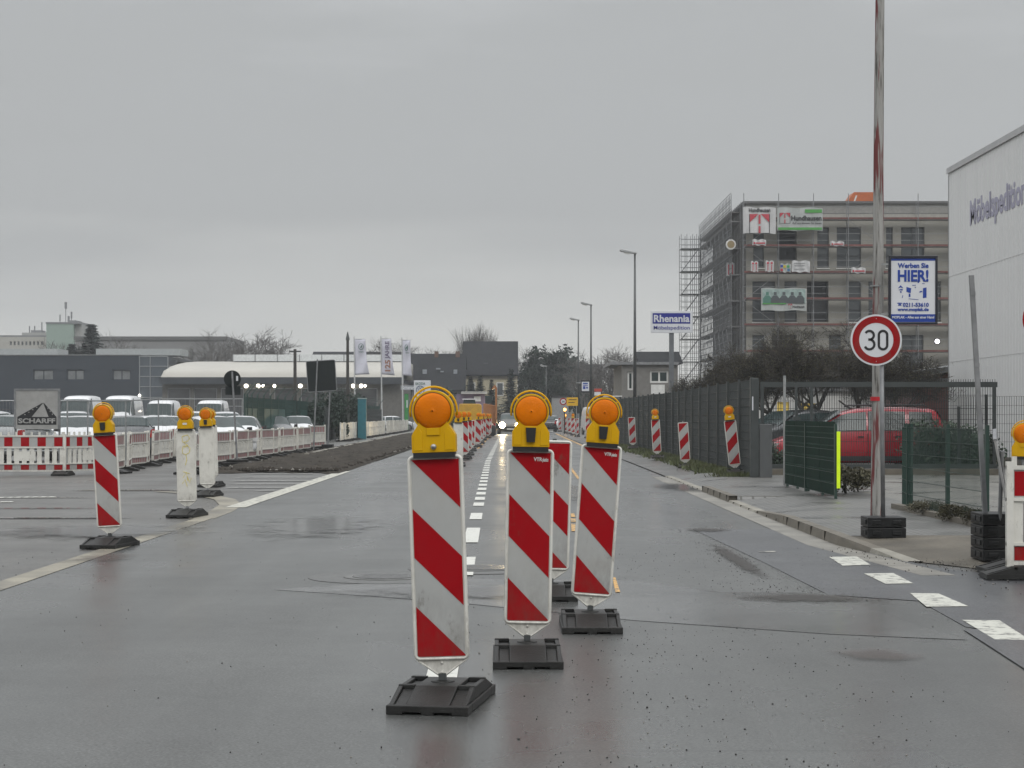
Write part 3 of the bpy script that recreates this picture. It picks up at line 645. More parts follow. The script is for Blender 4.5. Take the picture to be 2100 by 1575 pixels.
def barrier_row(pts, labelfn, group, solid=True, back=False, jit=.04, skip=(), z=0):
    """panels end to end along a polyline of ground points"""
    tot = []; 
    for (x0,y0),(x1,y1) in zip(pts[:-1], pts[1:]):
        L_ = math.hypot(x1-x0, y1-y0); n = max(1, round(L_/2.03)); 
        for k in range(n): tot.append((x0+(x1-x0)*(k+.5)/n, y0+(y1-y0)*(k+.5)/n, math.atan2(y1-y0, x1-x0)))
    for i, (x, y, a) in enumerate(tot):
        if i in skip: continue
        t = barrier(labelfn(i, len(tot)), (x, y, z+.02*noise.noise(Vector((i*1.7,0,0)))), a + jit*math.sin(i*2.3), solid, back, group)
        t.rotation_euler[0] = R(1.2*math.sin(i*1.9))
    return tot
ordn = lambda i: ['first','second','third','fourth','fifth','sixth','seventh','eighth','ninth','tenth','eleventh','twelfth','thirteenth','fourteenth','fifteenth','sixteenth','seventeenth','eighteenth','nineteenth','twentieth','21st','22nd','23rd','24th','25th','26th','27th','28th','29th','30th','31st','32nd','33rd','34th','35th','36th','37th','38th','39th','40th','41st','42nd','43rd','44th','45th','46th'][i]
GB = 'barriers closing off the parking area'
barrier('red and white slatted barrier panel cut off by the left edge of the picture', (-13.75, 45.6, 0), .02, False, group=GB, feet=1)
barrier('red and white slatted barrier panel in front of the grey company sign', (-11.72, 45.7, 0), 0, False, group=GB, feet=1)
t = barrier('slatted barrier panel turned away, right behind the lone striped beacon', (-10.35, 46.6, 0), R(62), False, group=GB, feet=1)
barrier_row([(-9.98,47.6),(-10.9,60.0),(-11.7,86)], lambda i, n: f'{ordn(i)} panel of the barrier row running back along the parked cars', GB, True, jit=.12)
barrier_row([(-7.75,44.8),(-8.55,55),(-8.5,79.5)], lambda i, n: f'{ordn(i)} panel of the solid barrier row at the edge of the dug-up strip', 'barriers along the dug-up strip', True, jit=.10)
barrier('solid barrier panel turned to face the road at the end of its row', (-8.28, 80.8, .05), R(76), True, group='barriers along the dug-up strip')
barrier_row([(-8.75,97),(-8.95,140),(-9.2,168)], lambda i, n: f'{ordn(i)} panel of the far white barrier row along the raised kerb', 'white barriers along the raised kerb', True, True, jit=.05, skip=(5,6,18), z=.1)
# barrier at the right edge
t = barrier('white and red barrier panel at the right edge beside the leaning post', (XX(2074,16.6)+.97, 16.6, .03), R(-4), False, group='barriers at the right edge', feet=0)
ft = [c for c in t.children if c.name.startswith('foot')][0]; ft.rotation_euler = (0,0,R(90)); ft.location = (-.80, 0, -.02)
t = thing('warning_lamp', 'yellow warning lamp with amber lens above the barrier at the right edge', 'warning lamp', (XX(2101,17.4), 17.4, 0))
la = obj('lamp_body', cached('lamp', lamp_mesh), t, bevel=.008, loc=(0,0,-.08), rot=(0,0,R(-22)))
obj('lens', cached('lens', lens_mesh), la); obj('handle', cached('handle', handle_mesh), la)
m = MB(); m.box(-.104, .104, -.046, .046, 1.112, 1.141); m.build('base_strip', BLK2, la)
m = MB(); m.box(-.02, .02, -.02, .02, 0, 1.05); m.build('post', GAL, t); obj('foot', cached('foot', foot_mesh), t, rot=(0,0,R(90)))

# ------------------------------------------------------------------ signs on the right
def plates(name, n, parent, w=.42, l=.8):
    """stack of black base plates, one mesh per plate"""
    for k in range(n):
        m = MB(); z = k*.115; m.box(-w/2, w/2, -l/2, l/2, z, z+.108)
        m.box(-w/2+.05, -.06, -l/2-.012, -l/2+.001, z+.03, z+.08); m.box(.06, w/2-.05, -l/2-.012, -l/2+.001, z+.03, z+.08)
        for y in (-l/2+.15, l/2-.15): m.box(-w/2-.012, -w/2+.001, y-.08, y+.08, z+.03, z+.085)
        m.build(name, PLT, parent, bevel=.012)
WOODP = bpy.data.materials.new('weathered_painted_wood'); WOODP.use_nodes = True
t_ = WOODP.node_tree; b_ = t_.nodes['Principled BSDF']; n_ = t_.nodes.new; l_ = t_.links.new
tc_ = n_('ShaderNodeTexCoord'); mp_ = n_('ShaderNodeMapping'); mp_.inputs['Scale'].default_value = (22,22,1.6); l_(tc_.outputs['Object'], mp_.inputs[0])
z1_ = n_('ShaderNodeTexNoise'); z1_.inputs['Scale'].default_value = 1.0; z1_.inputs['Detail'].default_value = 8; z1_.inputs['Roughness'].default_value = .65; l_(mp_.outputs[0], z1_.inputs['Vector'])
r_ = n_('ShaderNodeValToRGB'); l_(z1_.outputs[0], r_.inputs[0]); e_ = r_.color_ramp.elements
e_[0].position = .36; e_[0].color = (.06,.055,.05,1); e_[1].position = .47; e_[1].color = (.27,.265,.25,1); e = e_.new(.62); e.color = (.34,.335,.32,1)
mp2_ = n_('ShaderNodeMapping'); mp2_.inputs['Scale'].default_value = (14,14,.9); mp2_.inputs['Location'].default_value = (3,1,2); l_(tc_.outputs['Object'], mp2_.inputs[0])
z2_ = n_('ShaderNodeTexNoise'); z2_.inputs['Scale'].default_value = .9; z2_.inputs['Detail'].default_value = 5; l_(mp2_.outputs[0], z2_.inputs['Vector'])
r2_ = n_('ShaderNodeValToRGB'); l_(z2_.outputs[0], r2_.inputs[0]); r2_.color_ramp.elements[0].position = .54; r2_.color_ramp.elements[1].position = .58
mx_ = n_('ShaderNodeMixRGB'); l_(r2_.outputs[0], mx_.inputs[0]); l_(r_.outputs[0], mx_.inputs[1]); mx_.inputs[2].default_value = (.15,.045,.045,1)
l_(mx_.outputs[0], b_.inputs['Base Color']); b_.inputs['Roughness'].default_value = .8; b_.inputs['Specular IOR Level'].default_value = .2
bp_ = n_('ShaderNodeBump'); bp_.inputs['Strength'].default_value = .6; bp_.inputs['Distance'].default_value = .01; l_(z1_.outputs[0], bp_.inputs['Height']); l_(bp_.outputs[0], b_.inputs['Normal'])
dP = 21.6
t = thing('wooden_pole', 'tall weathered wooden pole with peeling grey and red paint by the kerb', 'pole', (XX(1797.5,dP), dP, .1))
m = MB(); segs = [( .004*math.sin(z*1.1), .003*math.cos(z*.9), z) for z in [i*.5 for i in range(17)]]
for a, b in zip(segs[:-1], segs[1:]): m.cyl((a[0]+a[2]*.0063,a[1],a[2]), (b[0]+b[2]*.0063,b[1],b[2]), .071-.0034*a[2], .071-.0034*b[2], 18, caps=False)
m.build('shaft', WOODP, t, True)
m = MB(); m.lathe([(.0735,.0),(.0735,.20),(.0725,.2005)], (0,0,0), 'z', 18); m.build('tar_band', BLK2, t)
RT = M('red_tape', (.45,.01,.02), .4); WT = M('white_tape', (.5,.5,.49), .4)
m = MB(); zt_ = ZZ(822, dP)-.1; m.lathe([(.0715,zt_),(.0715,zt_+.045)], (0,0,0), 'z', 18); m.build('tape_band', RT, t)
m = MB(); m.lathe([(.072,ZZ(588,dP)-.1),(.072,ZZ(588,dP)-.085)], (0,0,0), 'z', 18); m.build('clamp', GAL, t)
BLUE = M('sign_blue', (.01,.045,.28), .35); SW = M('sign_white', (.60,.615,.64), .35, var=.03); NAVY = M('dark_frame', (.012,.014,.022), .35)
# advert board on the pole
dA = 21.35
t = thing('advert_board', 'blue framed white advertising board hung on the wooden pole', 'advertising board', (XX(1872,dA), dA, ZZ(595,dA)))
W_, H_ = 100/3900*dA, 141/3900*dA
m = MB()
for b4 in ((-W_/2,W_/2,H_/2-.03,H_/2),(-W_/2,W_/2,-H_/2,-H_/2+.025),(-W_/2,-W_/2+.025,-H_/2+.025,H_/2-.03),(W_/2-.025,W_/2,-H_/2+.025,H_/2-.03)): m.box(b4[0], b4[1], -.03, .03, b4[2], b4[3])
m.build('frame', NAVY, t, bevel=.004)
m = MB(); m.box(-W_/2+.025, W_/2-.025, -.015, .02, -H_/2+.025, H_/2-.03); pan = m.build('poster', SW, t)
m = MB(); m.box(-W_/2+.026, W_/2-.026, -.0175, -.0152, H_/2-.056, H_/2-.032); m.box(-W_/2+.026, W_/2-.026, -.0175, -.0152, -H_/2+.027, -H_/2+.115); m.build('blue_band', BLUE, pan)
for s, zz, sz, wd, mt, bo in (('Werben Sie',.275,.075,.345,BLUE,.0022),('HIER!',.16,.175,.345,BLUE,.006),('0211-53610',-.165,.06,.29,BLUE,.0018),('www.moplak.de',-.222,.05,.35,BLUE,.0018),('MOPLAK - Alles aus einer Hand',-.305,.038,.47,SW,.001)):
    q = text(s, sz, mt, parent=pan, width=wd, bold=bo); q.location = (.03 if s.startswith('0') else 0, -.0185, zz)
m = MB()   # little street scene drawn on the poster, and the telephone symbol
y0, y1 = -.0180, -.0152
for pts in ([(-.17,.02),(-.14,.055),(-.11,.02),(-.14,.03)], [(-.165,.0),(-.12,-.005),(-.115,.01),(-.14,.012)], [(-.145,-.03),(-.13,-.03),(-.13,-.012),(-.145,-.012)], [(-.075,-.02),(-.028,-.035),(-.022,.02),(-.075,.035)], [(-.05,-.08),(-.03,-.075),(-.032,-.04),(-.048,-.04)], [(.05,.08),(.066,.08),(.066,.11),(.05,.11)], [(.11,-.09),(.15,-.085),(.15,.03),(.11,.02)],
            [(-.01,.05),(.03,.052),(.03,.058),(-.01,.056)], [(.10,.07),(.13,.07),(.13,.075),(.10,.075)], [(.07,-.03),(.105,-.02),(.1,-.01),(.075,-.012)], [(.02,.02),(.035,.035),(.02,.035)], [(-.12,-.09),(-.112,-.06),(-.117,-.055),(-.125,-.085)], [(-.05,-.1),(.06,-.11),(.06,-.105),(-.05,-.095)],
            [(-.17,-.175),(-.13,-.175),(-.138,-.155),(-.162,-.155)], [(-.18,-.152),(-.12,-.152),(-.125,-.142),(-.175,-.142)]): m.prism(pts, y0, y1)
m.build('drawing', BLUE, pan)
for z in (.28, -.28): m = MB(); m.box(-W_/2-.08, -W_/2, -.01, .01, z, z+.02); m.build('bracket', GAL, t)
# 30 sign on a steel post in stacked base plates
dS = 20.9
t = thing('speed_sign', 'round red rimmed 30 speed limit sign on a post in black base plates', 'speed limit sign', (XX(1812,dS), dS+.02, .1))
m = MB(); m.cyl((.0,0,.1), (-.02,.0,2.3), .024, n=12); m.build('post', GAL2, t, True)
plates('base_plate', 2, t, .42, .42)
sg = MB(); r = .281; sg.lathe([(r,-.003),(r,.012)], (0,0,0), 'y', 64)
sx, sz = XX(1796,dS)-XX(1812,dS), ZZ(697.5,dS)-.1
so = sg.build('sign_face', [SW], t, loc=(sx, -.045, sz), bevel=0)
m = MB(); n = 64; vs = []
for rr in (.262, .188): vs += [(rr*math.cos(2*math.pi*i/n), -.0055, rr*math.sin(2*math.pi*i/n)) for i in range(n)]
m.add(vs, [(i, (i+1) % n, n+(i+1) % n, n+i) for i in range(n)]); m.build('red_ring', REFR, so)
INK = M('black_ink', (.012,.012,.014), .4)
m = MB()
def arc(cx, cz, r, a0, a1, k=14, sx=1): return [(cx+sx*r*math.cos(R(a0+(a1-a0)*i/k)), -.006, cz+r*math.sin(R(a0+(a1-a0)*i/k))) for i in range(k+1)]
m.tube(arc(-.075,.052,.048,150,-75),   .0185, 4, ry=.0012); m.tube([(-.088,-.006,.006)]+arc(-.075,-.048,.054,85,-155),   .0185, 4, ry=.0012)
m.tube([(.028,-.006,.045)]+arc(.074,.054,.046,180,0)+arc(.074,-.056,.046,0,-180)[0:]+[(.028,-.006,.045)],   .0185, 4, ry=.0012)
m.build('digits', INK, so)
m = MB(); [m.cyl((0,-.009,z), (0,0,z), .006, n=8) for z in (.235, -.235)]; m.build('bolt', CHROME, so)
# leaning post with tall stack of plates and folded lane sign
dL = 18.6
t = thing('leaning_post', 'bare grey steel post leaning left in a tall stack of black base plates', 'sign post', (XX(2047,dL), dL, .03))
plates('base_plate', 4, t, .42, .5)
m = MB(); m.box(-.022, .022, -.022, .022, 0, 2.38)
for z in (.9, 1.5, 2.2): m.box(-.024, .024, -.026, -.021, z-.02, z+.02)
m.build('post', GAL2, t, loc=(-.125,0,.4), rot=(0, R(-3.3), 0))
t = thing('lane_sign', 'tilted grey lane direction sign with black arrows, seen almost edge on', 'traffic sign', (XX(2054,18.2), 18.2, ZZ(968,18.2)))
m = MB(); m.box(-.33, .33, -.01, .01, -.36, .36); pl = m.build('sign_face', M('grey_sign_face', (.33,.33,.33), .5, dirt=.3), t, rot=(R(-10), R(-8), R(76)))
m = MB()
for x in (-.1, .08): m.box(x-.012, x+.012, -.013, -.0102, -.25, .12); m.prism([(x-.05,.12),(x+.05,.12),(x,.24)], -.013, -.0102)
m.build('arrow', INK, pl)
m = MB(); m.box(-.33, .33, -.018, .018, .35, .375); m.box(-.33,.33,-.018,.018,-.375,-.35); m.build('edge_profile', GAL2, pl)
m = MB(); m.cyl((.03,.25,-.97), (.02,.06,.2), .02, n=8); m.build('post', GAL2, t)
dN = 20
t = thing('round_sign', 'red rimmed round sign cut off by the right edge of the picture', 'traffic sign', (XX(2150,dN), dN, .05))
m = MB(); m.cyl((0,.03,0), (0,.03,2.6), .03, n=10); m.build('post', GAL, t)
m = MB(); m.lathe([(.27,-.005),(.27,.01)], (0,0,ZZ(655,dN)-.05), 'y', 48); so = m.build('sign_face', REFR, t)
m = MB(); m.lathe([(.19,-.009),(.19,-.006)], (0,0,ZZ(655,dN)-.05), 'y', 48); m.build('white_disc', SW, so)
# company sign on a thick post
dR = 70
t = thing('company_sign', 'white and dark blue moving company sign on a thick grey post behind the fence', 'company sign', (XX(1377,dR), dR, 0))
s = dR/3900; zc = ZZ(660.5,dR)
m = MB(); m.box(-.085, .085, -.06, .06, 0, zc+.3); m.build('post', M('grey_post_paint', (.13,.14,.15), .5), t)
m = MB(); m.box(-43*s, 43*s, -.10, -.0601, -22.5*s, 22.5*s); so = m.build('sign_face', SW, t, loc=(0,0,zc), bevel=.01)
m = MB(); m.box(-39*s, 38*s, -.105, -.1005, -3.5*s, 18*s); m.build('blue_field', M('royal_blue', (.012,.02,.22), .4), so)
q = text('Rhenania', .36, SW, parent=so, width=73*s, bold=.010); q.location = (0, -.108, 7*s)
q = text('Möbelspedition', .2, M('royal_blue', (0,0,0)), parent=so, width=74*s, bold=.0015); q.location = (0, -.104, -13*s)

# ------------------------------------------------------------------ signs on the left
dC = 49.5
t = thing('company_board', 'grey board with black road emblem on two posts behind the left barriers', 'company sign', (XX(76,dC), dC, 0))
s = dC/3900; zc = ZZ(839,dC)
m = MB(); m.box(-46*s, 46*s, -.015, .015, -41*s, 41*s); so = m.build('sign_face', M('grey_board', (.30,.30,.29), .5, dirt=.3), t, loc=(0,0,zc))
m = MB()
for b4 in ((-47,47,38,42),(-47,-43,-41,38),(43,47,-41,38)): m.box(b4[0]*s, b4[1]*s, -.03, .03, b4[2]*s, b4[3]*s)
m.build('frame', GAL2, so)
for x in (-45, 45):
    m = MB(); m.box(x*s-.025, x*s+.025, .03, .07, 0, zc+.3); m.build('post', GAL2, t)
m = MB(); m.prism([(-40*s,-32*s),(40*s,-32*s),(40*s,-16*s),(-40*s,-16*s)], -.02, -.0155); m.prism([(-40*s,-16*s),(-11*s,-16*s),(13*s,13*s),(10*s,12*s)], -.02, -.0155); m.prism([(24*s,-16*s),(40*s,-16*s),(15*s,12*s),(13*s,13*s)], -.02, -.0155)
em = m.build('emblem', INK, so)
q = text('SCHARFF', .17, M('grey_board', (0,0,0)), parent=so, width=76*s, bold=.006); q.location = (0, -.023, -24*s)
m = MB()
for a in range(4): m.box((-26+a*8)*s, (-23+a*8)*s, -.022, -.0201, (-12+a*5)*s, (-10.5+a*5)*s)
for a in range(3): m.box((31-a*4.5)*s, (32.5-a*4.5)*s, -.022, -.0201, (-12+a*6)*s, (-9+a*6)*s)
m.build('road_dashes', M('grey_board', (0,0,0)), so)
# back of the round sign with a plate below
dB = 54
t = thing('sign_back', 'dark back of a round sign with a plate below, on a thin leaning post', 'traffic sign', (XX(487,dB), dB, 0))
s = dB/3900; SB = M('sign_back_grey', (.014,.018,.018), .7, var=.1, spec=.2)
m = MB(); m.cyl((0,0,0), (XX(476,dB)-XX(487,dB), 0, ZZ(762,dB)), .028, n=8); m.build('post', GAL2, t)
m = MB(); m.lathe([(17.5*s,.03),(17.5*s,.045)], (XX(476,dB)-XX(487,dB), 0, ZZ(777,dB)), 'y', 32); m.build('round_plate', SB, t)
m = MB(); m.box(-25*s, 6*s, .03, .045, ZZ(810,dB), ZZ(792,dB)); m.build('lower_plate', SB, t)
m = MB(); m.box(-3*s, 1*s, .02, .029, ZZ(781,dB), ZZ(771,dB)); m.build('sticker', SW, t)
m = MB(); m.box(-.4, .4, -.2, .2, 0, .12); m.box(-.3,.3,-.15,.15,.12,.2); m.build('base_plate', BLK, t, bevel=.02)
dK = 77
t = thing('sign_back', 'large dark back of a rectangular sign on two thin posts by the dug-up strip', 'traffic sign', (XX(672,dK), dK, .06))
s = dK/3900; x0 = XX(672,dK)
m = MB(); m.x = Matrix.Rotation(R(-3.5), 4, 'Y'); m.box(-29*s, 29*s, 0, .02, -31*s, 31*s); so = m.build('plate', SB, t, loc=(XX(659,dK)-x0, .05, ZZ(771,dK)-.06))
m = MB(); m.x = Matrix.Rotation(R(-3.5), 4, 'Y'); m.tube(rrect(29.5*s, -31.5*s, 31.5*s, .06), .02, 4, True); m.build('rim', GAL2, so)
m = MB(); m.cyl((XX(643,dK)-x0,0,0), (XX(651,dK)-x0,0,ZZ(737,dK)-.06), .03, n=8); m.build('post', GAL2, t)
m = MB(); m.cyl((0,0,0), (.09,0,ZZ(803,dK)-.06), .03, n=8); m.build('post', GAL2, t)
plates('base_plate', 2, t)
# ------------------------------------------------------------------ fences
FG = M('dark_green_steel', (.010,.035,.026), .45, var=.15); FD = M('anthracite_steel', (.045,.052,.052), .5, .2, var=.15)
GRS = M('privacy_strip', (.004,.022,.014), .75, spec=.1, var=.2, scale=3)
def mesh_panel(w_, h_, dv=.05, dh=.2, r=.0035, m=None, z0=.0, mat=None, double=True, key=None):
    def mk():
        g = MB(); n = round(w_/dv)
        for i in range(n+1): x = i*w_/n; g.box(x-r, x+r, -r, r, z0, z0+h_)
        k = round(h_/dh)
        for i in range(k+1):
            z = z0+h_*i/k; g.box(0, w_, -r-.007, -r-.001, z-.003, z+.003)
            if double: g.box(0, w_, r+.001, r+.007, z-.003, z+.003)
        return g.mesh('wire_panel', mat or FD)
    return cached(key or ('wp', w_, h_, dv, dh, mat.name if mat else ''), mk)
def fence_run(name, label, pts, h_, mat, z=0, group=None, dv=.05, dh=.2, r=.0035, postw=.03, pw=2.5, posttop=.05, privacy=False, cat='fence'):
    t = thing(name, label, cat, (pts[0][0], pts[0][1], z), 0, group); x0, y0 = pts[0]
    for (xa,ya),(xb,yb) in zip(pts[:-1], pts[1:]):
        L_ = math.hypot(xb-xa, yb-ya); n = max(1, round(L_/pw)); a = math.atan2(yb-ya, xb-xa); k = L_/n
        for i in range(n):
            px_, py_ = xa+(xb-xa)*i/n-x0, ya+(yb-ya)*i/n-y0
            obj('wire_panel', mesh_panel(round(k,2), h_, dv, dh, r, mat=mat, z0=.05), t, loc=(px_, py_, 0), rot=(0,0,a))
            def pst(): g = MB(); g.box(-postw, postw, -postw*.7, postw*.7, 0, h_+.05+posttop); return g.mesh('post', mat)
            obj('post', cached(('post', mat.name, h_, postw), pst), t, loc=(px_-math.sin(a)*.045, py_+.045*math.cos(a), 0), rot=(0,0,a))
            if privacy:
                g = MB()
                for zz in range(round(h_/dh)): g.box(.03, round(k,2)-.03, -.004, .004, .05+zz*dh+.012, .05+(zz+1)*dh-.012)
                obj('privacy_strip', cached(('priv', round(k,2), h_, dh), lambda: g.mesh('privacy_strip', GRS)), t, loc=(px_, py_, 0), rot=(0,0,a))
        obj('post', cached(('post', mat.name, h_, postw), lambda: None), t, loc=(xb-x0, yb-y0, 0), rot=(0,0,a))
    return t
fence_run('mesh_fence', 'tall dark wire mesh fence running back along the right pavement', [(5.32,41.8),(5.45,64),(5.28,79),(5.0,93),(5.0,112)], 2.12, FD, .06, dv=.05, dh=.2, r=.0032, postw=.04)
# grass along the foot of the fence
LEAFG = M('grass_blades', (.07,.085,.03), .7, var=.4, scale=.8, dirt=.7, dcol=(.11,.09,.045), dscale=1.5)
g = MB()
def fx(y): return 5.32+(y-41.8)*.006 if y < 64 else 5.45-(y-64)*.0113
for i in range(14000):
    y = 41.5 + rnd.random()**1.3*45; x = fx(y) + rnd.gauss(-.3, .22); h = rnd.uniform(.04,.16); a = rnd.random()*6.28; wd = rnd.uniform(.015,.04)
    dx, dy = wd*math.cos(a), wd*math.sin(a); k = rnd.gauss(0,.05)
    g.add([(x-dx,y-dy,.03),(x+dx,y+dy,.03),(x+k,y+rnd.gauss(0,.05),.05+h)], [(0,1,2)])
stuff('grass', g, LEAFG, 'ragged grass and weeds along the foot of the dark fence', 'grass')
# gate post with letter box beside the tall fence
t = thing('gate_post', 'thick dark steel gate post where the tall mesh fence ends', 'gate post', (5.25, 41.2, .1))
m = MB(); m.box(-.09, .09, -.09, .09, 0, 2.15); m.build('post', FD, t, bevel=.01)
m = MB(); m.box(.1, .38, -.06, .1, .0, 1.15); m.build('cabinet', M('grey_cabinet', (.075,.08,.082), .5), t, bevel=.01)
m = MB(); m.box(-.06, -.035, -.10, -.0905, 1.45, 1.75); m.build('sticker', SW, t)
# sliding gate, standing across the yard entrance
t = thing('sliding_gate', 'long grey sliding gate of thin upright bars in front of the red car', 'gate', (5.62, 43.0, .1))
Wg = 5.35; m = MB()
m.box(0, Wg, -.03, .03, 1.98, 2.10); m.box(0, Wg, -.04, .04, .14, .24)
for x in (.0, 1.12, 2.62, Wg-.1): m.box(x, x+.07, -.031, .029, .24, 1.98)
m.build('frame', FD, t)
m = MB()
for i in range(int(Wg/.055)): x = .02+i*.055; m.box(x-.005, x+.005, -.005, .005, .24, 2.16)
for z in (.5, .75, 1.0, 1.25, 1.5, 1.8): m.box(.02, Wg-.02, -.012, -.005, z-.005, z+.005)
m.build('bars', M('anthracite_bars', (.022,.026,.026), .5, .3), t)
m = MB(); m.box(0, Wg, -.12, .25, -.02, .13); m.build('track_kerb', KERBD, t)
t = thing('guide_post', 'slim pale steel guide posts of the sliding gate beside the green panels', 'gate post', (XX(1609,36.3), 36.3, .1))
for x in (0, .22):
    m = MB(); m.box(x-.022, x+.022, -.03, .03, 0, 2.1 if x == 0 else 1.98); m.build('post', GAL if x == 0 else FD, t)
m = MB(); m.box(0, .22, -.02, .02, 1.9, 1.94); m.box(.16, .3, -.05, .05, 1.25, 1.31); m.build('lock_bar', FD, t)
# green screened fence left of the entrance with a bright yellow strip
t = fence_run('screened_fence', 'low dark green fence with privacy strips, left of the yard entrance', [(5.17,36.0),(5.19,33.6),(5.19,30.5)], 1.1, FG, .1, pw=1.6, dh=.2, privacy=True)
for o in list(t.children):
    if o.name.startswith('wire'): pass
m = MB(); m.box(.03, .085, -5.56, -5.535, .17, 1.08); m.build('glowing_strip', M('fluorescent_yellow_glow', (.62,.85,.01), .4, emis=.12), t)  # slight emission put into the yellow so the strip glows
t = fence_run('wire_fence', 'low dark green wire fence right of the yard entrance', [(XX(1850,27.6),27.6),(XX(1862,26.6),26.6),(XX(2024,22.6),22.6)], 1.12, FG, .1, pw=2.6, dh=.2, dv=.05, r=.0022)
# kerb under it
g = MB(); a, b = Vector((XX(1850,27.4)-.1,27.4,.1)), Vector((XX(2010,22.7),22.7,.1)); n_ = (b-a).normalized(); q_ = Vector((-n_.y, n_.x, 0))*-.06
g.add([a+q_, b+q_, b-q_, a-q_, a+q_+Vector((0,0,.07)), b+q_+Vector((0,0,.07)), b-q_+Vector((0,0,.07)), a-q_+Vector((0,0,.07))], [(4,5,6,7),(0,1,5,4),(1,2,6,5),(2,3,7,6),(3,0,4,7)])
struct('yard_kerb', g, KERBD)
fence_run('mesh_fence', 'thin mesh fence before the white warehouse wall', [(9.2,47.6),(16,43)], 1.75, FD, .1, dv=.06, dh=.22, r=.004)
t = thing('fence_post', 'single dark post of the yard fence in front of the white wall', 'fence post', (XX(1966,44), 44, .1))
m = MB(); m.box(-.03,.03,-.03,.03,0,1.55); m.build('post', FD, t)

# ------------------------------------------------------------------ leaves, shrubs, trees
BARK = M('bark', (.055,.05,.043), .85, var=.35, scale=6); TWIG = M('twigs', (.038,.034,.029), .85, var=.4, scale=1.2)
def leaf(mb, p, s, m=0, flat=0):
    a = Vector((rnd.gauss(0,1), rnd.gauss(0,1), rnd.gauss(0,1)*(1-flat))).normalized(); b = a.orthogonal().normalized(); b = (b*math.cos(rnd.random()*6)+a.cross(b)*math.sin(2)).normalized()
    p = Vector(p); mb.add([p-a*s, p+b*s*.55, p+a*s, p-b*s*.55], [(0,1,2,3)], m)
def grow(tr, cr_, p, d, ln, r, lev, maxl, kids, spread, up, leaves, f0=.45):
    n = 3 if lev < 2 else 2; pts = [p]; q = p.copy(); dd = d.copy()
    for i in range(n):
        dd = (dd + Vector((rnd.gauss(0,.10), rnd.gauss(0,.10), rnd.gauss(0,.07)+up*.10))).normalized(); q = q + dd*ln/n; pts.append(q.copy())
    mb = tr if lev < 2 else cr_
    for i in range(n):
        ra, rb = r*(1-i*.45/n), r*(1-(i+1)*.45/n)
        mb.cyl(pts[i], pts[i+1], ra, rb, 7 if lev < 1 else 5 if lev < 2 else 3, caps=False)
    if lev >= maxl:
        if leaves:
            for _ in range(leaves): leaf(cr_, q+Vector((rnd.gauss(0,.12),rnd.gauss(0,.12),rnd.gauss(0,.12))), rnd.uniform(.018,.04), 1)
        return
    for k in range(kids if lev else kids+2):
        f = rnd.uniform(.35, 1) if lev else rnd.uniform(f0,1); i = min(n-1, int(f*n)); b = pts[i].lerp(pts[i+1], f*n-i)
        ax = dd.orthogonal().normalized(); ax.rotate(Matrix.Rotation(rnd.random()*6.283, 3, dd))
        nd = (dd + ax*spread*rnd.uniform(.6,1.25)).normalized()
        grow(tr, cr_, b, nd, ln*rnd.uniform(.58,.82)*(1.0 if lev else .9), max(r*.52, .009), lev+1, maxl, kids, spread, up, leaves, f0)
def tree_meshes(key, seed, h, maxl=5, kids=3, spread=.75, up=.5, leaves=0, trunk=.3, r=None, lm=None, twig=None, f0=.45, zmin=0):
    def mk():
        global rnd
        keep, rnd = rnd, random.Random(seed); tr, cr_ = MB(), MB()
        grow(tr, cr_, Vector((0,0,0)), Vector((0,0,1)), h*trunk, r or h*.022, 0, maxl, kids, spread, up, leaves, f0)
        rnd = keep
        zz = max(v[2] for v in cr_.v); k = h/zz
        for mb in (tr, cr_): mb.v = [(a*k, b*k, c*k) for a, b, c in mb.v]
        if zmin:
            keep_ = [i for i, f in enumerate(cr_.f) if all(cr_.v[q][2] > zmin + .25*math.sin(cr_.v[q][0]*3) for q in f)]; cr_.f = [cr_.f[i] for i in keep_]; cr_.m = [cr_.m[i] for i in keep_]
        return tr.mesh('trunk', BARK), cr_.mesh('crown', [twig or TWIG, lm or TWIG])
    return cached(('tree', key), mk)
def tree(key, label, loc, h=1, rz=0, group=None, name='bare_tree', cat='tree', sx=1):
    a, b = key if isinstance(key, tuple) else CACHE[('tree', key)]
    t = thing(name, label, cat, loc, rz, group); t.scale = (h*sx, h*sx, h); obj('trunk', a, t); obj('crown', b, t); return t
TW2 = M('grey_twigs', (.085,.08,.075), .85, var=.3)
for i, sd in enumerate((11, 22, 35)): tree_meshes(f'b{i}', sd, 10, 6, 3, .72, .40, r=.2, trunk=.30, twig=TW2)
tree_meshes('pop', 5, 12, 4, 6, .22, 1.0, r=.16, trunk=.5, twig=TW2)
for i, sd in enumerate((3, 14, 8)): tree_meshes(f'h{i}', sd, 4.6, 6, 4, 1.15, .12, leaves=1, trunk=.58, f0=.86, zmin=2.45, r=.13, lm=M('olive_leaves', (.085,.075,.03), .7, var=.5, scale=2, dirt=.6, dcol=(.06,.035,.02)))
NEED = M('dark_needles', (.020,.034,.028), .7, var=.45, scale=.8); EVER = M('evergreen_leaves', (.022,.04,.028), .65, var=.5, scale=.5)
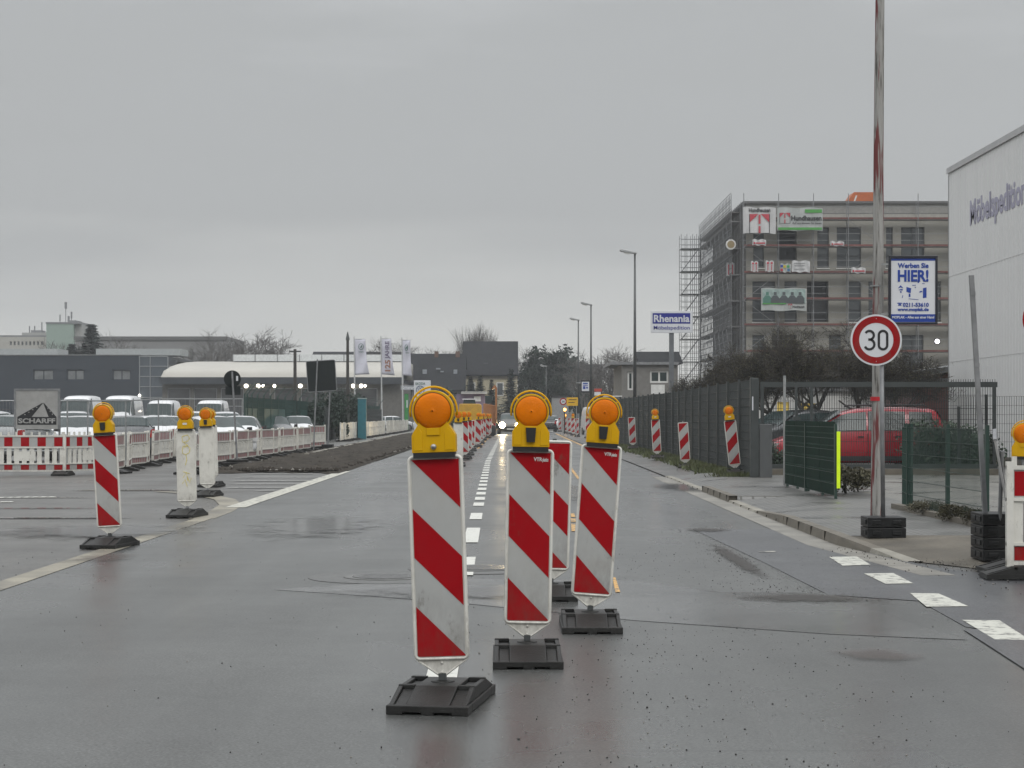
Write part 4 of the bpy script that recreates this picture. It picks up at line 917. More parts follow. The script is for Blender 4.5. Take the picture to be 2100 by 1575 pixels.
def conifer_mesh(key, seed, h, rad):
    def mk():
        r_ = random.Random(seed); tr, c = MB(), MB(); tr.cyl((0,0,0), (0,0,h*.97), h*.018, .01, 7)
        n = 34
        for i in range(n):
            z = h*(.08+.9*i/n); R_ = rad*(1-i/n)**1.0*(.75+.4*r_.random())+.03
            for k in range(11):
                a = r_.random()*6.283; l_ = R_*r_.uniform(.7,1.1); ca, sa = math.cos(a), math.sin(a)
                for q in range(7):
                    f = (q+.5)/7*l_; dz = -.28*f + .10*f*f/max(l_,.1); s = (.05*rad+.09*R_)*(1.2-q/9)
                    for _ in range(2):
                        p = Vector((ca*f+r_.gauss(0,s*.5), sa*f+r_.gauss(0,s*.5), z+dz+r_.gauss(0,s*.3)))
                        u = Vector((ca+r_.gauss(0,.5), sa+r_.gauss(0,.5), -.3+r_.gauss(0,.2))).normalized(); v = Vector((-sa, ca, r_.gauss(0,.4))).normalized()
                        c.add([p-u*s, p+v*s*.5, p+u*s, p-v*s*.5], [(0,1,2,3)])
        return tr.mesh('trunk', BARK), c.mesh('crown', NEED)
    return cached(('tree', key), mk)
conifer_mesh('c0', 4, 10, 2.9); conifer_mesh('c1', 9, 10, 2.4)
def clump_mesh(key, seed, rx, ry, rz_, n, ls, mat, trunk=True, lobes=9):
    def mk():
        r_ = random.Random(seed); c = MB(); tr = MB()
        L_ = [(Vector((r_.uniform(-.6,.6)*rx, r_.uniform(-.6,.6)*ry, rz_*r_.uniform(.25,.8))), r_.uniform(.35,.62)) for _ in range(lobes)]
        for i in range(n):
            ce, rr = r_.choice(L_); d = Vector((r_.gauss(0,1), r_.gauss(0,1), r_.gauss(0,1))).normalized()*(r_.random()**.35)*rr*r_.uniform(.85,1.2)
            p = ce + Vector((d.x*rx, d.y*ry, d.z*rz_*.55))
            if p.z < 0: continue
            a = Vector((r_.gauss(0,1), r_.gauss(0,1), r_.gauss(0,1))).normalized(); b = a.orthogonal().normalized(); s = ls*r_.uniform(.6,1.3)
            c.add([p-a*s, p+b*s*.6, p+a*s, p-b*s*.6], [(0,1,2,3)])
        for k in range(5): tr.cyl((0,0,0), (r_.uniform(-.4,.4)*rx, r_.uniform(-.4,.4)*ry, rz_*.6), .05*rz_/3+.01, .01, 5)
        return tr.mesh('trunk', BARK), c.mesh('crown', mat)
    return cached(('tree', key), mk)
clump_mesh('e0', 1, 5, 4, 12, 9000, .30, EVER, lobes=14); clump_mesh('e1', 2, 4, 3, 8, 6000, .22, EVER, lobes=10)
SHR = M('shrub_leaves', (.020,.042,.018), .55, var=.5, scale=3); SHR2 = M('brownish_shrub', (.055,.050,.025), .7, var=.5, scale=4)
clump_mesh('s0', 3, 1.2, .7, 1.25, 3800, .05, SHR, lobes=12); clump_mesh('s1', 6, .7, .4, .5, 2200, .028, SHR2, lobes=12); clump_mesh('s2', 8, .9, .5, .9, 3000, .045, SHR, lobes=9)
# dark hedge trees in front of the scaffolded block
for i, (x, y, k, s_) in enumerate(((6.3,66,0,.74),(7.3,60,1,.76),(8.4,59.5,2,.87),(9.4,58.5,0,.95),(10.4,57.5,1,.95),(11.6,57,2,.80),(8.0,65,2,.86),(9.8,64,1,1.0),(12.2,62,0,.82))):
    tree(f'h{k}', f'{ordn(i)} dark twiggy tree from the left behind the mesh fence, before the scaffolded block', (x, y, .05), s_, i*1.3, 'twiggy trees behind the mesh fence', sx=1.0)
# shrubs
for i, (px, d, k, s_, lab) in enumerate(((1925,45.6,'s0',1.0,'dark green shrub behind the wire fence, right of the red car'),(1985,45.8,'s2',1.0,'dark green shrub in front of the white warehouse wall'),(1890,46.2,'s2',.8,'low dark shrub beside the rear of the red car'),(1600,44.6,'s2',.8,'green bush by the gate under the headlight of the red car'),
        (1735,32.6,'s1',1.0,'low brownish shrub beside the yellow strip'),(1760,33.4,'s1',.7,'small brownish shrub at the yard edge behind the wooden pole'),(1905,25.4,'s1',.42,'straggly plants at the foot of the green wire fence'),(1960,23.9,'s1',.45,'weedy plants behind the second post of the green wire fence'),(1990,23.2,'s1',.4,'weeds beside the tall stack of black plates'))):
    tree(k, lab, (XX(px,d), d, .1), s_, i*2.1, 'shrubs in the yard', 'shrub', 'shrub')
# background trees : (mesh, px of trunk, distance, top py)
def bgtree(key, px, d, top, label, base=10, sx=1, name='bare_tree', group='bare winter trees on the skyline'):
    h = ZZ(top, d)
    return tree(key, label, (XX(px,d), d, 0), h/base, px*.7, group, name, 'tree', sx)
GTR = [('b0',775,225,690,'spreading bare tree rising behind the white flags'),('b1',417,235,664,'bare tree on the skyline above the curved roof, left of a pair'),('b2',490,232,663,'bare tree on the skyline above the curved roof, right of a pair'),
       ('b2',455,245,676,'bare tree between the pair above the curved roof'),('b0',545,230,708,'low bare tree behind the right end of the grey hall'),('b1',600,235,712,'low bare tree behind the dark lamp pole'),('b1',240,240,672,'hazy bare tree right of the tall dark fir'),('b2',215,250,680,'hazy bare tree just beside the tall dark fir'),
       ('b2',860,300,706,'faint bare tree over the dark roofs, left of the chimneys'),('b0',900,310,709,'faint bare tree over the dark roofs between the chimneys'),('b0',1080,260,708,'hazy bare tree right behind the gable of the big house'),('b1',1250,190,697,'broad hazy bare tree behind the row of street lamps'),
       ('b2',1222,230,716,'hazy bare tree left of the tallest street lamp'),('b0',1285,200,712,'hazy bare tree behind the pole of the tallest street lamp'),('b1',1240,150,760,'lower brown bare tree above the white van'),('b2',1200,175,748,'lower bare tree behind the small advert board')]
for k, px, d, top, lab in GTR: bgtree(k, px, d, top, lab, sx=1.25)
for i, px in enumerate((978, 989, 1003)): bgtree('pop', px, 285, (664,658,668)[i], ('left','middle','right')[i]+' one of three slender poplars above the dark house roof', 12, .9, group='poplars above the house roof')
for px, d, top, lab, k in ((188,235,658,'tall dark fir rising behind the green tower','c0'),(147,232,699,'small dark fir left of the tall one behind the dark hall','c0'),(1048,205,752,'dark fir in front of the cream house wall','c1'),(985,200,765,'dark fir at the left corner of the cream house','c1'),(965,205,770,'small dark fir before the lower roofs','c0'),(1008,190,775,'dark fir before the cream house, left of its window','c1'),
        (1097,262,712,'pointed dark conifer left of the round evergreen','c1'),(1160,280,716,'pointed hazy conifer right of the round evergreen','c1')):
    bgtree(k, px, d, top, lab, name='conifer', group='dark conifers in the background', sx=2.0 if d > 230 and px < 200 else 1.7)
for px, d, top, lab, k, b in ((1118,235,712,'big round dark evergreen beyond the end of the road','e0',12),(1092,228,752,'dark evergreen left part of the dark wood at the road end','e1',8),(1165,250,733,'hazy evergreen right of the big round one','e1',8),(1145,225,765,'dark undergrowth tree at the end of the road','e1',8),(1215,190,775,'dark bush behind the yellow sign','e1',8),(1085,215,795,'dark bush right of the cream house','e1',8),
        (905,190,795,'dark evergreen bushes below the lower roofs','e1',8),(672,101,795,'dark evergreen behind the security fence','e1',8),(708,112,800,'dark evergreen behind the blue cabinet','e1',8)):
    bgtree(k, px, d, top, lab, b, .8 if k == 'e1' else 1, 'evergreen_tree', 'evergreens in the background')

# ------------------------------------------------------------------ vehicles
ST = {'hatch': [(-2.08,.35,.52,.56,.68,.5),(-2.0,.22,.66,.71,.82,.70),(-1.5,.2,.80,.87,.87,.76),(-1.05,.2,.88,.96,.88,.74),(-.3,.2,.92,1.41,.88,.59),(.4,.2,.94,1.46,.88,.60),(1.35,.2,.97,1.41,.87,.58),(1.85,.22,.98,1.06,.85,.70),(2.0,.28,.82,.93,.83,.72),(2.06,.38,.6,.66,.76,.66)],
      'mpv': [(-2.2,.35,.55,.60,.68,.5),(-2.12,.22,.72,.78,.82,.70),(-1.55,.2,.86,.95,.87,.76),(-1.15,.2,.94,1.03,.88,.74),(-.35,.2,.97,1.58,.88,.64),(.4,.2,.98,1.66,.88,.66),(1.75,.2,.99,1.63,.87,.65),(2.05,.2,1.0,1.60,.87,.65),(2.16,.22,1.0,1.40,.87,.70),(2.22,.25,.95,1.05,.86,.74),(2.25,.38,.6,.66,.78,.68)],
      'van': [(-2.75,.35,.6,.66,.80,.6),(-2.68,.25,.85,.95,.93,.8),(-2.2,.25,1.10,1.22,.98,.86),(-1.95,.25,1.2,1.32,.99,.84),(-1.25,.25,1.3,2.42,.99,.80),(-.9,.25,1.3,2.62,.99,.82),(2.6,.25,1.3,2.62,.99,.82),(2.7,.25,1.3,2.55,.99,.82),(2.74,.3,1.2,2.3,.97,.84),(2.75,.4,1.0,1.2,.95,.85)]}
TYRE = M('tyre', (.015,.015,.015), .8); RIM = M('wheel_rim', (.22,.22,.22), .4, .6); HL = M('headlight_glass', (.55,.55,.55), .15); TLT = M('tail_light', (.35,.01,.01), .25)
PLATE = M('number_plate', (.55,.55,.5), .4); TRIM = M('black_trim', (.02,.02,.022), .45)
def ring(st):
    y, zb, zl, zt, wb, wt = st
    return [(0,zb),(wb*.85,zb),(wb*.97,zb+.1),(wb,zb+(zl-zb)*.45),(wb*.965,zl),(wt,zt-.05*(zt>zl+.2)),(wt*.8,zt-.0),(0,zt+.015)]
def surf(S, s, k, t):
    i = min(int(s), len(S)-2); f = s-i; j = min(int(k), 6); g_ = k-j
    A, B = ring(S[i]), ring(S[i+1]); a = Vector((A[j][0], 0, A[j][1])).lerp(Vector((A[j+1][0], 0, A[j+1][1])), g_); b = Vector((B[j][0], 0, B[j][1])).lerp(Vector((B[j+1][0], 0, B[j+1][1])), g_)
    p = a.lerp(b, f); p.y = S[i][0]*(1-f)+S[i+1][0]*f; p.x *= t; return p
def car_parts(kind, lit, W=1.0):
    S = ST[kind]; van = kind == 'van'; res = []
    b = MB(); n = 8
    for st in S:
        rg = ring(st); b.v += [(x, st[0], z) for x, z in rg] + [(-x, st[0], z) for x, z in rg[1:-1][::-1]]
    k = 14
    for i in range(len(S)-1):
        for j in range(k): b.f.append((i*k+j, (i+1)*k+j, (i+1)*k+(j+1) % k, i*k+(j+1) % k)); b.m.append(0)
    b.f += [tuple(range(k)), tuple(reversed(range((len(S)-1)*k, len(S)*k)))]; b.m += [0, 0]
    res.append(('body', b, 0, True))
    def patch(s0, s1, k0, k1, t, off, ns=4, nk=4):
        m = MB(); vs = []
        for a in range(ns+1):
            for c in range(nk+1):
                p = surf(S, s0+(s1-s0)*a/ns, k0+(k1-k0)*c/nk, t); vs.append(p + off)
        m.add(vs, [(a*(nk+1)+c, a*(nk+1)+c+1, (a+1)*(nk+1)+c+1, (a+1)*(nk+1)+c) for a in range(ns) for c in range(nk)]); return m
    m = MB()
    for t in (-1, 1):
        q = patch(3.1, 3.94, 5.08, 7, t, Vector((0,-.012,.012))); m.add(q.v, q.f)
    res.append(('windscreen', m, 1, True))
    rr = (6 if kind == 'hatch' else 7) if not van else None
    if rr:
        m = MB()
        for t in (-1, 1): q = patch(rr+.1, rr+.9+(.6 if rr == 7 else 0), 5.1, 7, t, Vector((0,.012,.012))); m.add(q.v, q.f)
        res.append(('rear_window', m, 1, True))
    for t in (-1, 1):
        for (s0, s1) in (((3.5,4.75),(4.82,5.6),(5.68,6.55)) if not van else ((3.35,5.05),)):
            q = patch(s0, s1, 4.12, 4.9, t, Vector((.010*t,0,0)), 6, 3); res.append(('side_window', q, 1, True))
    yf, yr = S[0][0], S[-1][0]
    for t in (-1, 1):
        hz = .66 if not van else .85
        m = MB(); m.prism([(t*.50,hz-.07),(t*.74,hz-.05),(t*.78,hz+.07),(t*.55,hz+.05)] if not lit else arcpts(t*.63, hz+.06, .235), yf-.02 if not lit else yf-.03, yf+.2)  # lit discs drawn larger than the lamps, their glare put into the shape
        res.append(('headlight', m, 3 if lit else 2, False))
        m = MB(); m.prism([(t*.62,.72),(t*.80,.70),(t*.80,1.0),(t*.68,.98)] if not van else [(t*.86,.9),(t*.95,.9),(t*.95,1.3),(t*.86,1.3)], yr-.25, yr+.01); res.append(('tail_light', m, 4, False))
        m = MB(); yy = S[3][0]+.35; zz = S[3][2]+.1; m.prism([(t*.9,zz-.05),(t*1.06,zz-.06),(t*1.06,zz+.09),(t*.92,zz+.08)], yy-.06, yy+.06); res.append(('mirror', m, 5, False))
    m = MB(); m.box(-.45, .45, yf-.015, yf+.05, .5 if not van else .62, .6 if not van else .78); res.append(('grille', m, 5, False))
    m = MB(); m.box(-.26, .26, yf-.03, yf+.05, .36, .46); res.append(('number_plate', m, 6, False))
    wy = [yf+.78, yr-.72] if not van else [yf+.95, yr-1.0]
    for t in (-1, 1):
        for y in wy:
            m = MB(); x = S[5][4]; rw = .31 if not van else .34; m.lathe([(rw*.6,0),(rw,.01),(rw,.17),(rw*.6,.18)] if t > 0 else [(rw*.6,-.18),(rw,-.17),(rw,-.01),(rw*.6,0)], ((x-.16)*t,y,rw), 'x', 20)
            m.lathe([(rw*.62,.0),(rw*.55,.01),(.03,.012)], ((x+.021)*t,y,rw), 'x', 20, 1); res.append(('wheel', m, 7, False))
    if kind == 'mpv':
        for t in (-1, 1):
            for s_ in (3.7, 4.79, 5.64):
                q = MB(); pts = [surf(S, s_, k_, t)+Vector((.006*t,0,0)) for k_ in (2.2,2.8,3.4,4.0)]
                for A_, B_ in zip(pts[:-1], pts[1:]): q.cyl(A_, B_, .008, n=4)
                res.append(('door_seam', q, 5, False))
            for s_ in (4.55, 5.45):
                q = MB(); p_ = surf(S, s_, 3.8, t); q.box(min(p_.x, p_.x+.02*t), max(p_.x, p_.x+.02*t), p_.y-.08, p_.y+.08, p_.z-.015, p_.z+.015); res.append(('door_handle', q, 5, False))
            q = MB(); q.box(min(t*.84,t*.895), max(t*.84,t*.895), -1.2, 1.3, .28, .40); res.append(('side_sill', q, 5, False))
        for t in (-1, 1): m = MB(); m.tube([(t*.6,-.1,1.66),(t*.6,.0,1.70),(t*.6,1.7,1.70),(t*.6,1.8,1.65)], .018, 6); res.append(('roof_rail', m, 5, False))
    return res
def arcpts(cx, cz, r, n=14): return [(cx+r*math.cos(2*math.pi*i/n), cz+r*math.sin(2*math.pi*i/n)) for i in range(n)]
LIT = M('lit_headlight', (1.0,.80,.45), .3, emis=40)
TLLIT = M('lit_tail_light', (1.0,.05,.03), .3, emis=2.5)
def car(kind, label, loc, rz, paint, group=None, lit=False, scale=1, cat='car', name='parked_car', tail=False):
    t = thing(name, label, cat, loc, R(rz), group); t.scale = (scale,)*3
    mats = [paint, CARGLASS, HL, LIT, TLLIT if tail else TLT, TRIM, PLATE, [TYRE, RIM]]
    parts = cached(('car', kind, lit), lambda: car_parts(kind, lit))
    for i, (nm, mb, mi, sm) in enumerate(parts):
        me = cached(('carm', kind, lit, i, paint.name if mi == 0 else '', tail), lambda: mb.mesh(nm, mats[mi], sm))
        o = obj(nm, me, t)
        if lit and nm == 'headlight':
            sl = bpy.data.lights.new('headlight_beam', 'SPOT'); sl.energy = 900; sl.spot_size = R(50); sl.spot_blend = .8; sl.color = (1,.78,.45); sl.shadow_soft_size = .1
            so_ = bpy.data.objects.new('headlight_beam', sl); col.objects.link(so_); so_.parent = o; so_.location = (.63*(1 if parts[i][1].v[0][0] > 0 else -1), -2.5, .75); so_.rotation_euler = (R(86), 0, R(180))
        if nm == 'body': s_ = o.modifiers.new('subdivision', 'SUBSURF'); s_.levels = s_.render_levels = 1
    return t
def paint(n, c, r=.25): return M('car_paint_'+n, c, r, var=.04, coat=.6, dirt=.2, dcol=(.12,.11,.1))
PW, PS, PG, PK, PR, PB = paint('white', (.66,.67,.68)), paint('silver', (.25,.26,.26)), paint('grey', (.10,.105,.11)), paint('dark', (.015,.018,.02)), paint('red', (.34,.004,.016)), paint('anthracite', (.022,.021,.018), .4)
car('mpv', 'red estate car parked side on behind the sliding gate', (XX(1748,48.5), 48.5, .03), -90, PR, scale=.985)
car('hatch', 'dark car parked behind the mesh fence left of the red car', (XX(1625,57), 57, .03), -62, PK, scale=1.1)
car('mpv', 'dark car driving towards the camera with both headlights on', (XX(1044.5,150), 150, 0), 2, PB, lit=True, name='driving_car')
car('hatch', 'white car driving away with its tail lights on, right of the oncoming car', (XX(1130,190), 190, .02), 184, PW, tail=True, name='driving_car')
car('hatch', 'dark low car beside the white car driving away', (XX(1120,172), 172, .0), 182, PK, name='driving_car')
GC = 'cars parked at the dealership'
lot = [(38,60,'hatch',PS,176,'silver hatchback with its rear window above the leftmost barriers'),(112,70,'hatch',PW,205,'white hatchback with a red rear light beside the company board'),(166,63,'hatch',PW,5,'white hatchback facing the road behind the second slatted barrier'),(258,66,'hatch',PG,196,'dark grey hatchback right behind the lone striped beacon'),
       (-8,78,'mpv',PW,170,'white people carrier at the left edge, behind the silver hatchback'),(28,92,'hatch',PK,178,'dark car below the left end of the navy hall'),(85,88,'hatch',PW,10,'white car between the company board and the leftmost van'),(150,82,'mpv',PW,12,'white people carrier in front of the leftmost van'),
       (318,72,'hatch',PW,35,'white hatchback angled towards the road right of the dark grey one'),(345,78,'hatch',PW,8,'white hatchback left of the graffiti beacon'),(395,84,'mpv',PW,10,'white people carrier behind the graffiti beacon'),(300,100,'hatch',PK,170,'dark car between the second and third van'),
       (440,64,'hatch',PW,28,'white hatchback right behind the white beacon backs'),(492,74,'hatch',PW,5,'white hatchback left of the security fence'),(462,92,'mpv',PW,8,'white people carrier in front of the rightmost van'),(218,94,'hatch',PW,185,'white car in front of the second van'),
       (560,88,'hatch',PG,12,'grey car behind the left part of the security fence'),(610,92,'hatch',PW,5,'white car behind the middle of the security fence'),(525,96,'mpv',PS,8,'silver people carrier behind the first post of the security fence'),(672,118,'hatch',PG,8,'grey car behind the big dark sign back'),
       (745,172,'hatch',PS,95,'silver car on the forecourt below the middle flag'),(812,186,'hatch',PW,90,'white car on the forecourt below the right flag')]
for px, d, k, pt, rz, lab in lot: car(k, lab, (XX(px,d), d, -.01), rz, pt, GC, scale=1.0 if d > 62 else 1.02)
for px, d, s_, lab in ((164,119,1.04,'high roofed white van, leftmost in the row of vans'),(249,119,1.04,'high roofed white van, second from the left in the row of vans'),(333,116,.92,'lower white van right of the two tall ones'),(434,116,.92,'white van at the right end of the row before the curved hall')):
    car('van', lab, (XX(px,d), d, -.01), 2, PW, 'white vans at the dealership', scale=s_, cat='van', name='parked_van')
car('van', 'white van behind the far beacons right of the lane', (XX(1222,142), 142, .03), 8, PW, cat='van', name='parked_van', scale=.8)
# ------------------------------------------------------------------ street lamps and poles
LAMPP = M('lamp_pole_steel', (.10,.105,.105), .5, .4, var=.2); LAMPH = M('lamp_head', (.33,.34,.34), .45, .2)
def street_lamp(label, px, d, top, side=-1, h=None, arm=.55, r=.075, base=0):
    x = XX(px, d); hz = ZZ(top, d) - base
    t = thing('street_lamp', label, 'street lamp', (x, d, base), 0, 'street lamps')
    m = MB(); m.cyl((0,0,0), (0,0,1.6), r*1.15, r*1.15, 12); m.cyl((0,0,1.6), (0,0,hz), r, r*.5, 12); m.build('pole', LAMPP, t, True)
    m = MB(); m.prism([(.08*-side,-.03),(.08*-side,.05),(side*.52*arm/.55,.20),(side*.62*arm/.55,.17),(side*.58*arm/.55,.09),(0,-.02)] if side < 0 else [(side*.52,.20),(-.08,.05),(-.08,-.03),(0,-.02),(side*.58,.09),(side*.62,.17)], -.13, .13); hd = m.build('lamp_head', LAMPH, t, loc=(0,0,hz), bevel=.02)
    m = MB(); m.prism([(side*.22,.0),(side*.26,-.03),(side*.5,.03),(side*.53,.09)] if side < 0 else [(side*.53,.09),(side*.5,.03),(side*.26,-.03),(side*.22,.0)], -.1, .1); m.build('diffuser', M('lamp_diffuser', (.5,.5,.47), .3), hd)
    return t
street_lamp('tallest nearest street lamp, rising right of the others before the scaffold', 1302, 86, 520, arm=.62, r=.085)
street_lamp('middle street lamp of three, second tallest', 1212, 112, 626, r=.08)
street_lamp('third street lamp, lowest of the near three, with the small advert board', 1186, 130, 657, r=.08)
street_lamp('far street lamp with its pale head against the dark evergreen', 1120, 185, 752, r=.08)
street_lamp('far street lamp seen right of the small advert board, against the bare tree', 1262, 165, 742, r=.07)
for px, d, top, lab, r in ((605,96,716,'dark wooden lamp pole in front of the curved hall','x'), (713,105,697,'dark pole with a small camera left of the white flags','x')):
    t = thing('utility_pole', lab, 'pole', (XX(px,d), d, 0)); h_ = ZZ(top,d)
    m = MB(); m.cyl((0,0,0), (0,0,h_), .10, .075, 10); m.build('shaft', M('dark_pole', (.045,.042,.038), .7), t)
    m = MB(); m.box(-.3, .3, -.04, .04, h_-.15, h_-.08) if px == 605 else m.cyl((0,0,h_), (0,0,h_+.45), .12, .02, 8); m.build('cap', DST, t)
t = thing('advert_board', 'small advertising board hung between the far street lamps', 'advertising board', (XX(1200.5,128), 128, 0))
s = 128/3900
m = MB(); m.box(-9.5*s, 9.5*s, -.06, .06, ZZ(805,128), ZZ(780,128)); fr_ = m.build('frame', NAVY, t)
m = MB(); m.box(-7.5*s, 7.5*s, -.08, -.0605, ZZ(802,128), ZZ(783,128)); fr_ = m.build('poster', SW, t)
m = MB(); m.box(-5*s, 5*s, -.085, -.0805, ZZ(788,128), ZZ(785,128)); m.box(-5*s, 0, -.085, -.0805, ZZ(798,128), ZZ(792,128)); m.box(1.5*s, 5*s, -.085, -.0805, ZZ(797,128), ZZ(793,128)); m.box(-5*s, 5*s, -.085, -.0805, ZZ(791,128), ZZ(789.4,128)); m.build('print', BLUE, t)
m = MB(); m.box(-9.6*s-.3, -9.5*s, -.02, .02, ZZ(786,128), ZZ(784,128)); m.build('bracket', GAL, t)
t = thing('direction_sign', 'yellow temporary direction sign beyond the far beacons', 'traffic sign', (XX(1173.5,125), 125, 0)); s = 125/3900
m = MB(); m.box(-11.5*s, 11.5*s, -.02, .02, ZZ(832,125), ZZ(815,125)); m.build('sign_face', M('sign_yellow', (.62,.36,.01), .4), t)
m = MB(); m.box(-7*s, 9*s, -.03, -.0205, ZZ(820.5,125), ZZ(819,125)); m.box(-8*s, 5*s, -.03, -.0205, ZZ(826,125), ZZ(824.6,125)); m.build('print', INK, t)
for x in (-.28,.28): m = MB(); m.cyl((x,.03,0), (x,.03,ZZ(816,125)), .025, n=6); m.build('post', GAL, t)
t = thing('speed_sign', 'small far round 30 sign left of the yellow sign', 'speed limit sign', (XX(1155,132), 132, 0)); s = 132/3900
m = MB(); m.lathe([(7.4*s,-.02),(7.4*s,.0)], (0,0,ZZ(823.5,132)), 'y', 28); m.build('red_ring', REFR, t); m = MB(); m.lathe([(5*s,-.03),(5*s,-.021)], (0,0,ZZ(823.5,132)), 'y', 24); so = m.build('sign_face', SW, t)
q = text('30', .2, INK, 'digits', so, width=6*s, bold=.004); q.location = (0,-.035,ZZ(823.5,132))
m = MB(); m.cyl((0,.03,0), (0,.03,ZZ(822,132)), .03, n=6); m.build('post', GAL, t)
t = thing('shop_sign', 'small red and white sign stack right of the far street lamps', 'sign', (XX(1226,140), 140, 0)); s = 140/3900
m = MB(); m.box(-7*s, 8*s, 0, .1, ZZ(803,140), ZZ(797,140)); m.build('red_panel', M('sign_red', (.4,.05,.03), .5), t); m = MB(); m.box(-7*s, 6*s, 0, .1, ZZ(811,140), ZZ(804,140)); m.build('white_panel', SW, t)
m = MB(); m.cyl((0,.2,0), (0,.2,ZZ(797,140)), .05, n=6); m.build('post', GAL2, t)

# ------------------------------------------------------------------ right hand buildings
CORR = bpy.data.materials.new('white_corrugated_sheet'); CORR.use_nodes = True
t_ = CORR.node_tree; b_ = t_.nodes['Principled BSDF']; n_ = t_.nodes.new; l_ = t_.links.new
tc_ = n_('ShaderNodeTexCoord'); nz_ = n_('ShaderNodeTexNoise'); nz_.inputs['Scale'].default_value = .5; nz_.inputs['Detail'].default_value = 5
mp_ = n_('ShaderNodeMapping'); mp_.inputs['Scale'].default_value = (2,2.4,.16); l_(tc_.outputs['Object'], mp_.inputs[0]); l_(mp_.outputs[0], nz_.inputs['Vector']); nz_.inputs['Roughness'].default_value = .65
r_ = n_('ShaderNodeValToRGB'); l_(nz_.outputs[0], r_.inputs[0]); r_.color_ramp.elements[0].position = .3; r_.color_ramp.elements[0].color = (.66,.665,.655,1); r_.color_ramp.elements[1].position = .7; r_.color_ramp.elements[1].color = (.72,.72,.71,1)
l_(r_.outputs[0], b_.inputs['Base Color']); b_.inputs['Roughness'].default_value = .45
t = thing('warehouse', 'tall white corrugated warehouse with faded lettering at the right edge', 'warehouse', (13.6, 59.3, 0))
m = MB(); y0, y1, hh = -34.0, 0.0, 9.02
n = int(-y0/.3)
vs = []; fs = []
for i in range(n):      # trapezoidal sheet profile along the side wall
    a = y0 + i*.3
    for dy, dx in ((0,0),(.14,0),(.16,.010),(.28,.010)): vs += [(dx,a+dy,.3),(dx,a+dy,hh)]
vs += [(0,y1,.3),(0,y1,hh)]
k = len(vs)//2
m.add(vs, [(2*i+2, 2*i, 2*i+1, 2*i+3) for i in range(k-1)])
m.quad((0,y1,.3),(24,y1,.3),(24,y1,hh),(0,y1,hh)); m.quad((0,y0,.3),(24,y0,.3),(24,y0,hh),(0,y0,hh)); m.quad((24,y0,0),(24,y1,0),(24,y1,hh),(24,y0,hh)); m.quad((.04,y0,hh),(24,y0,hh),(24,y1,hh),(.04,y1,hh))
m.build('wall', CORR, t)
m = MB(); m.box(-.04, .12, y0-.05, y1+.05, hh-.02, hh+.13); m.box(-.05, -.041, y0-.05, y1+.05, hh-.05, hh-.01); m.build('roof_edge', M('roof_edge_metal', (.42,.42,.42), .4, .3), t)
m = MB(); m.box(-.01, .14, y0, y1, -.2, .3); m.build('plinth', KERBD, t)
for z in (3.1, 5.75): m = MB(); m.box(-.003, .02, y0, y1-.03, z, z+.015); m.build('sheet_joint', M('joint_grey', (.50,.50,.49), .5), t)
for a in (-20,): m = MB(); m.cyl((-.08,a,.2), (-.08,a,hh-.1), .05, n=8); m.build('downpipe', M('joint_grey', (0,0,0)), t)
m = MB(); m.box(.0,.06,-.08,.002,.3,hh-.1); m.build('corner_trim', M('trim_grey', (.25,.25,.25), .5), t)
q = text('Möbelspedition', 1.0, M('faded_purple', (.33,.32,.42), .5, dirt=.3, dcol=(.3,.3,.3)), parent=t, width=6.1, bold=.03, thick=.003)
q.rotation_euler = (0,0,R(-90)); q.location = (-.006, -5.9, 7.33)
# low buildings behind the trees
t = thing('yard_building', 'low white ribbed building with lit yellow doors behind the sliding gate', 'building', (6.6, 71, 0))
m = MB(); wall(m, (0,0,0), (1,0,0), 10.4, 2.35, [(3.3,3.75,.1,1.95),(4.15,4.75,.2,1.9),(.8,1.3,.6,1.7)], .1); m.quad((0,0,2.35),(10.4,0,2.35),(10.4,8,2.35),(0,8,2.35)); m.quad((0,8,0),(0,0,0),(0,0,2.35),(0,8,2.35))
m.build('wall', M('white_render', (.55,.55,.53), .6, var=.1), t)
for h_ in ((3.3,3.75,.1,1.95),(4.15,4.75,.2,1.9)): m = MB(); m.box(h_[0], h_[1], .08, .12, h_[2], h_[3]); m.build('door', M('lit_yellow_door', (.55,.40,.08), .5, emis=.25), t)  # emission in the door colour makes the doors look lit
m = MB(); m.box(.8,1.3,.08,.12,.6,1.7); m.build('pane', CARGLASS, t)
m = MB(); m.box(-.1, 10.5, -.15, 8.1, 2.35, 2.5); m.build('roof', GAL2, t)
t = thing('gabled_shed', 'low maroon gabled shed beside the white warehouse', 'shed', (XX(1900,64), 64, 0))
m = MB(); a, b = XX(1855,64)-XX(1900,64), 4.2; m.prism([(a,0),(b,0),(b,ZZ(735,64)),(a+.3,ZZ(778,64))], 0, 6); m.build('wall', M('maroon_boards', (.10,.032,.028), .6, var=.2), t)
m = MB(); m.prism([(a-.3,ZZ(778,64)+.02),(b,ZZ(735,64)+.02),(b,ZZ(722,64)),(a-.4,ZZ(768,64))], -.3, 6.3); m.build('roof', M('shed_roof', (.12,.125,.125), .5, .3), t)
m = MB(); m.box(a+.2, b, -.12, 0, ZZ(790,64), ZZ(776,64)); m.build('canopy', GAL2, t)
t = thing('office_building', 'small grey two storey office building right of the street lamps', 'building', (XX(1275,100), 100, 0)); s = 100/3900
Wb = 112*s; hb = ZZ(748,100); WF = M('white_window_frame', (.6,.6,.58), .4)
ho = [(58*s,(58+38)*s,ZZ(785,100),ZZ(760,100)),(12*s,24*s,ZZ(800,100),ZZ(762,100))]
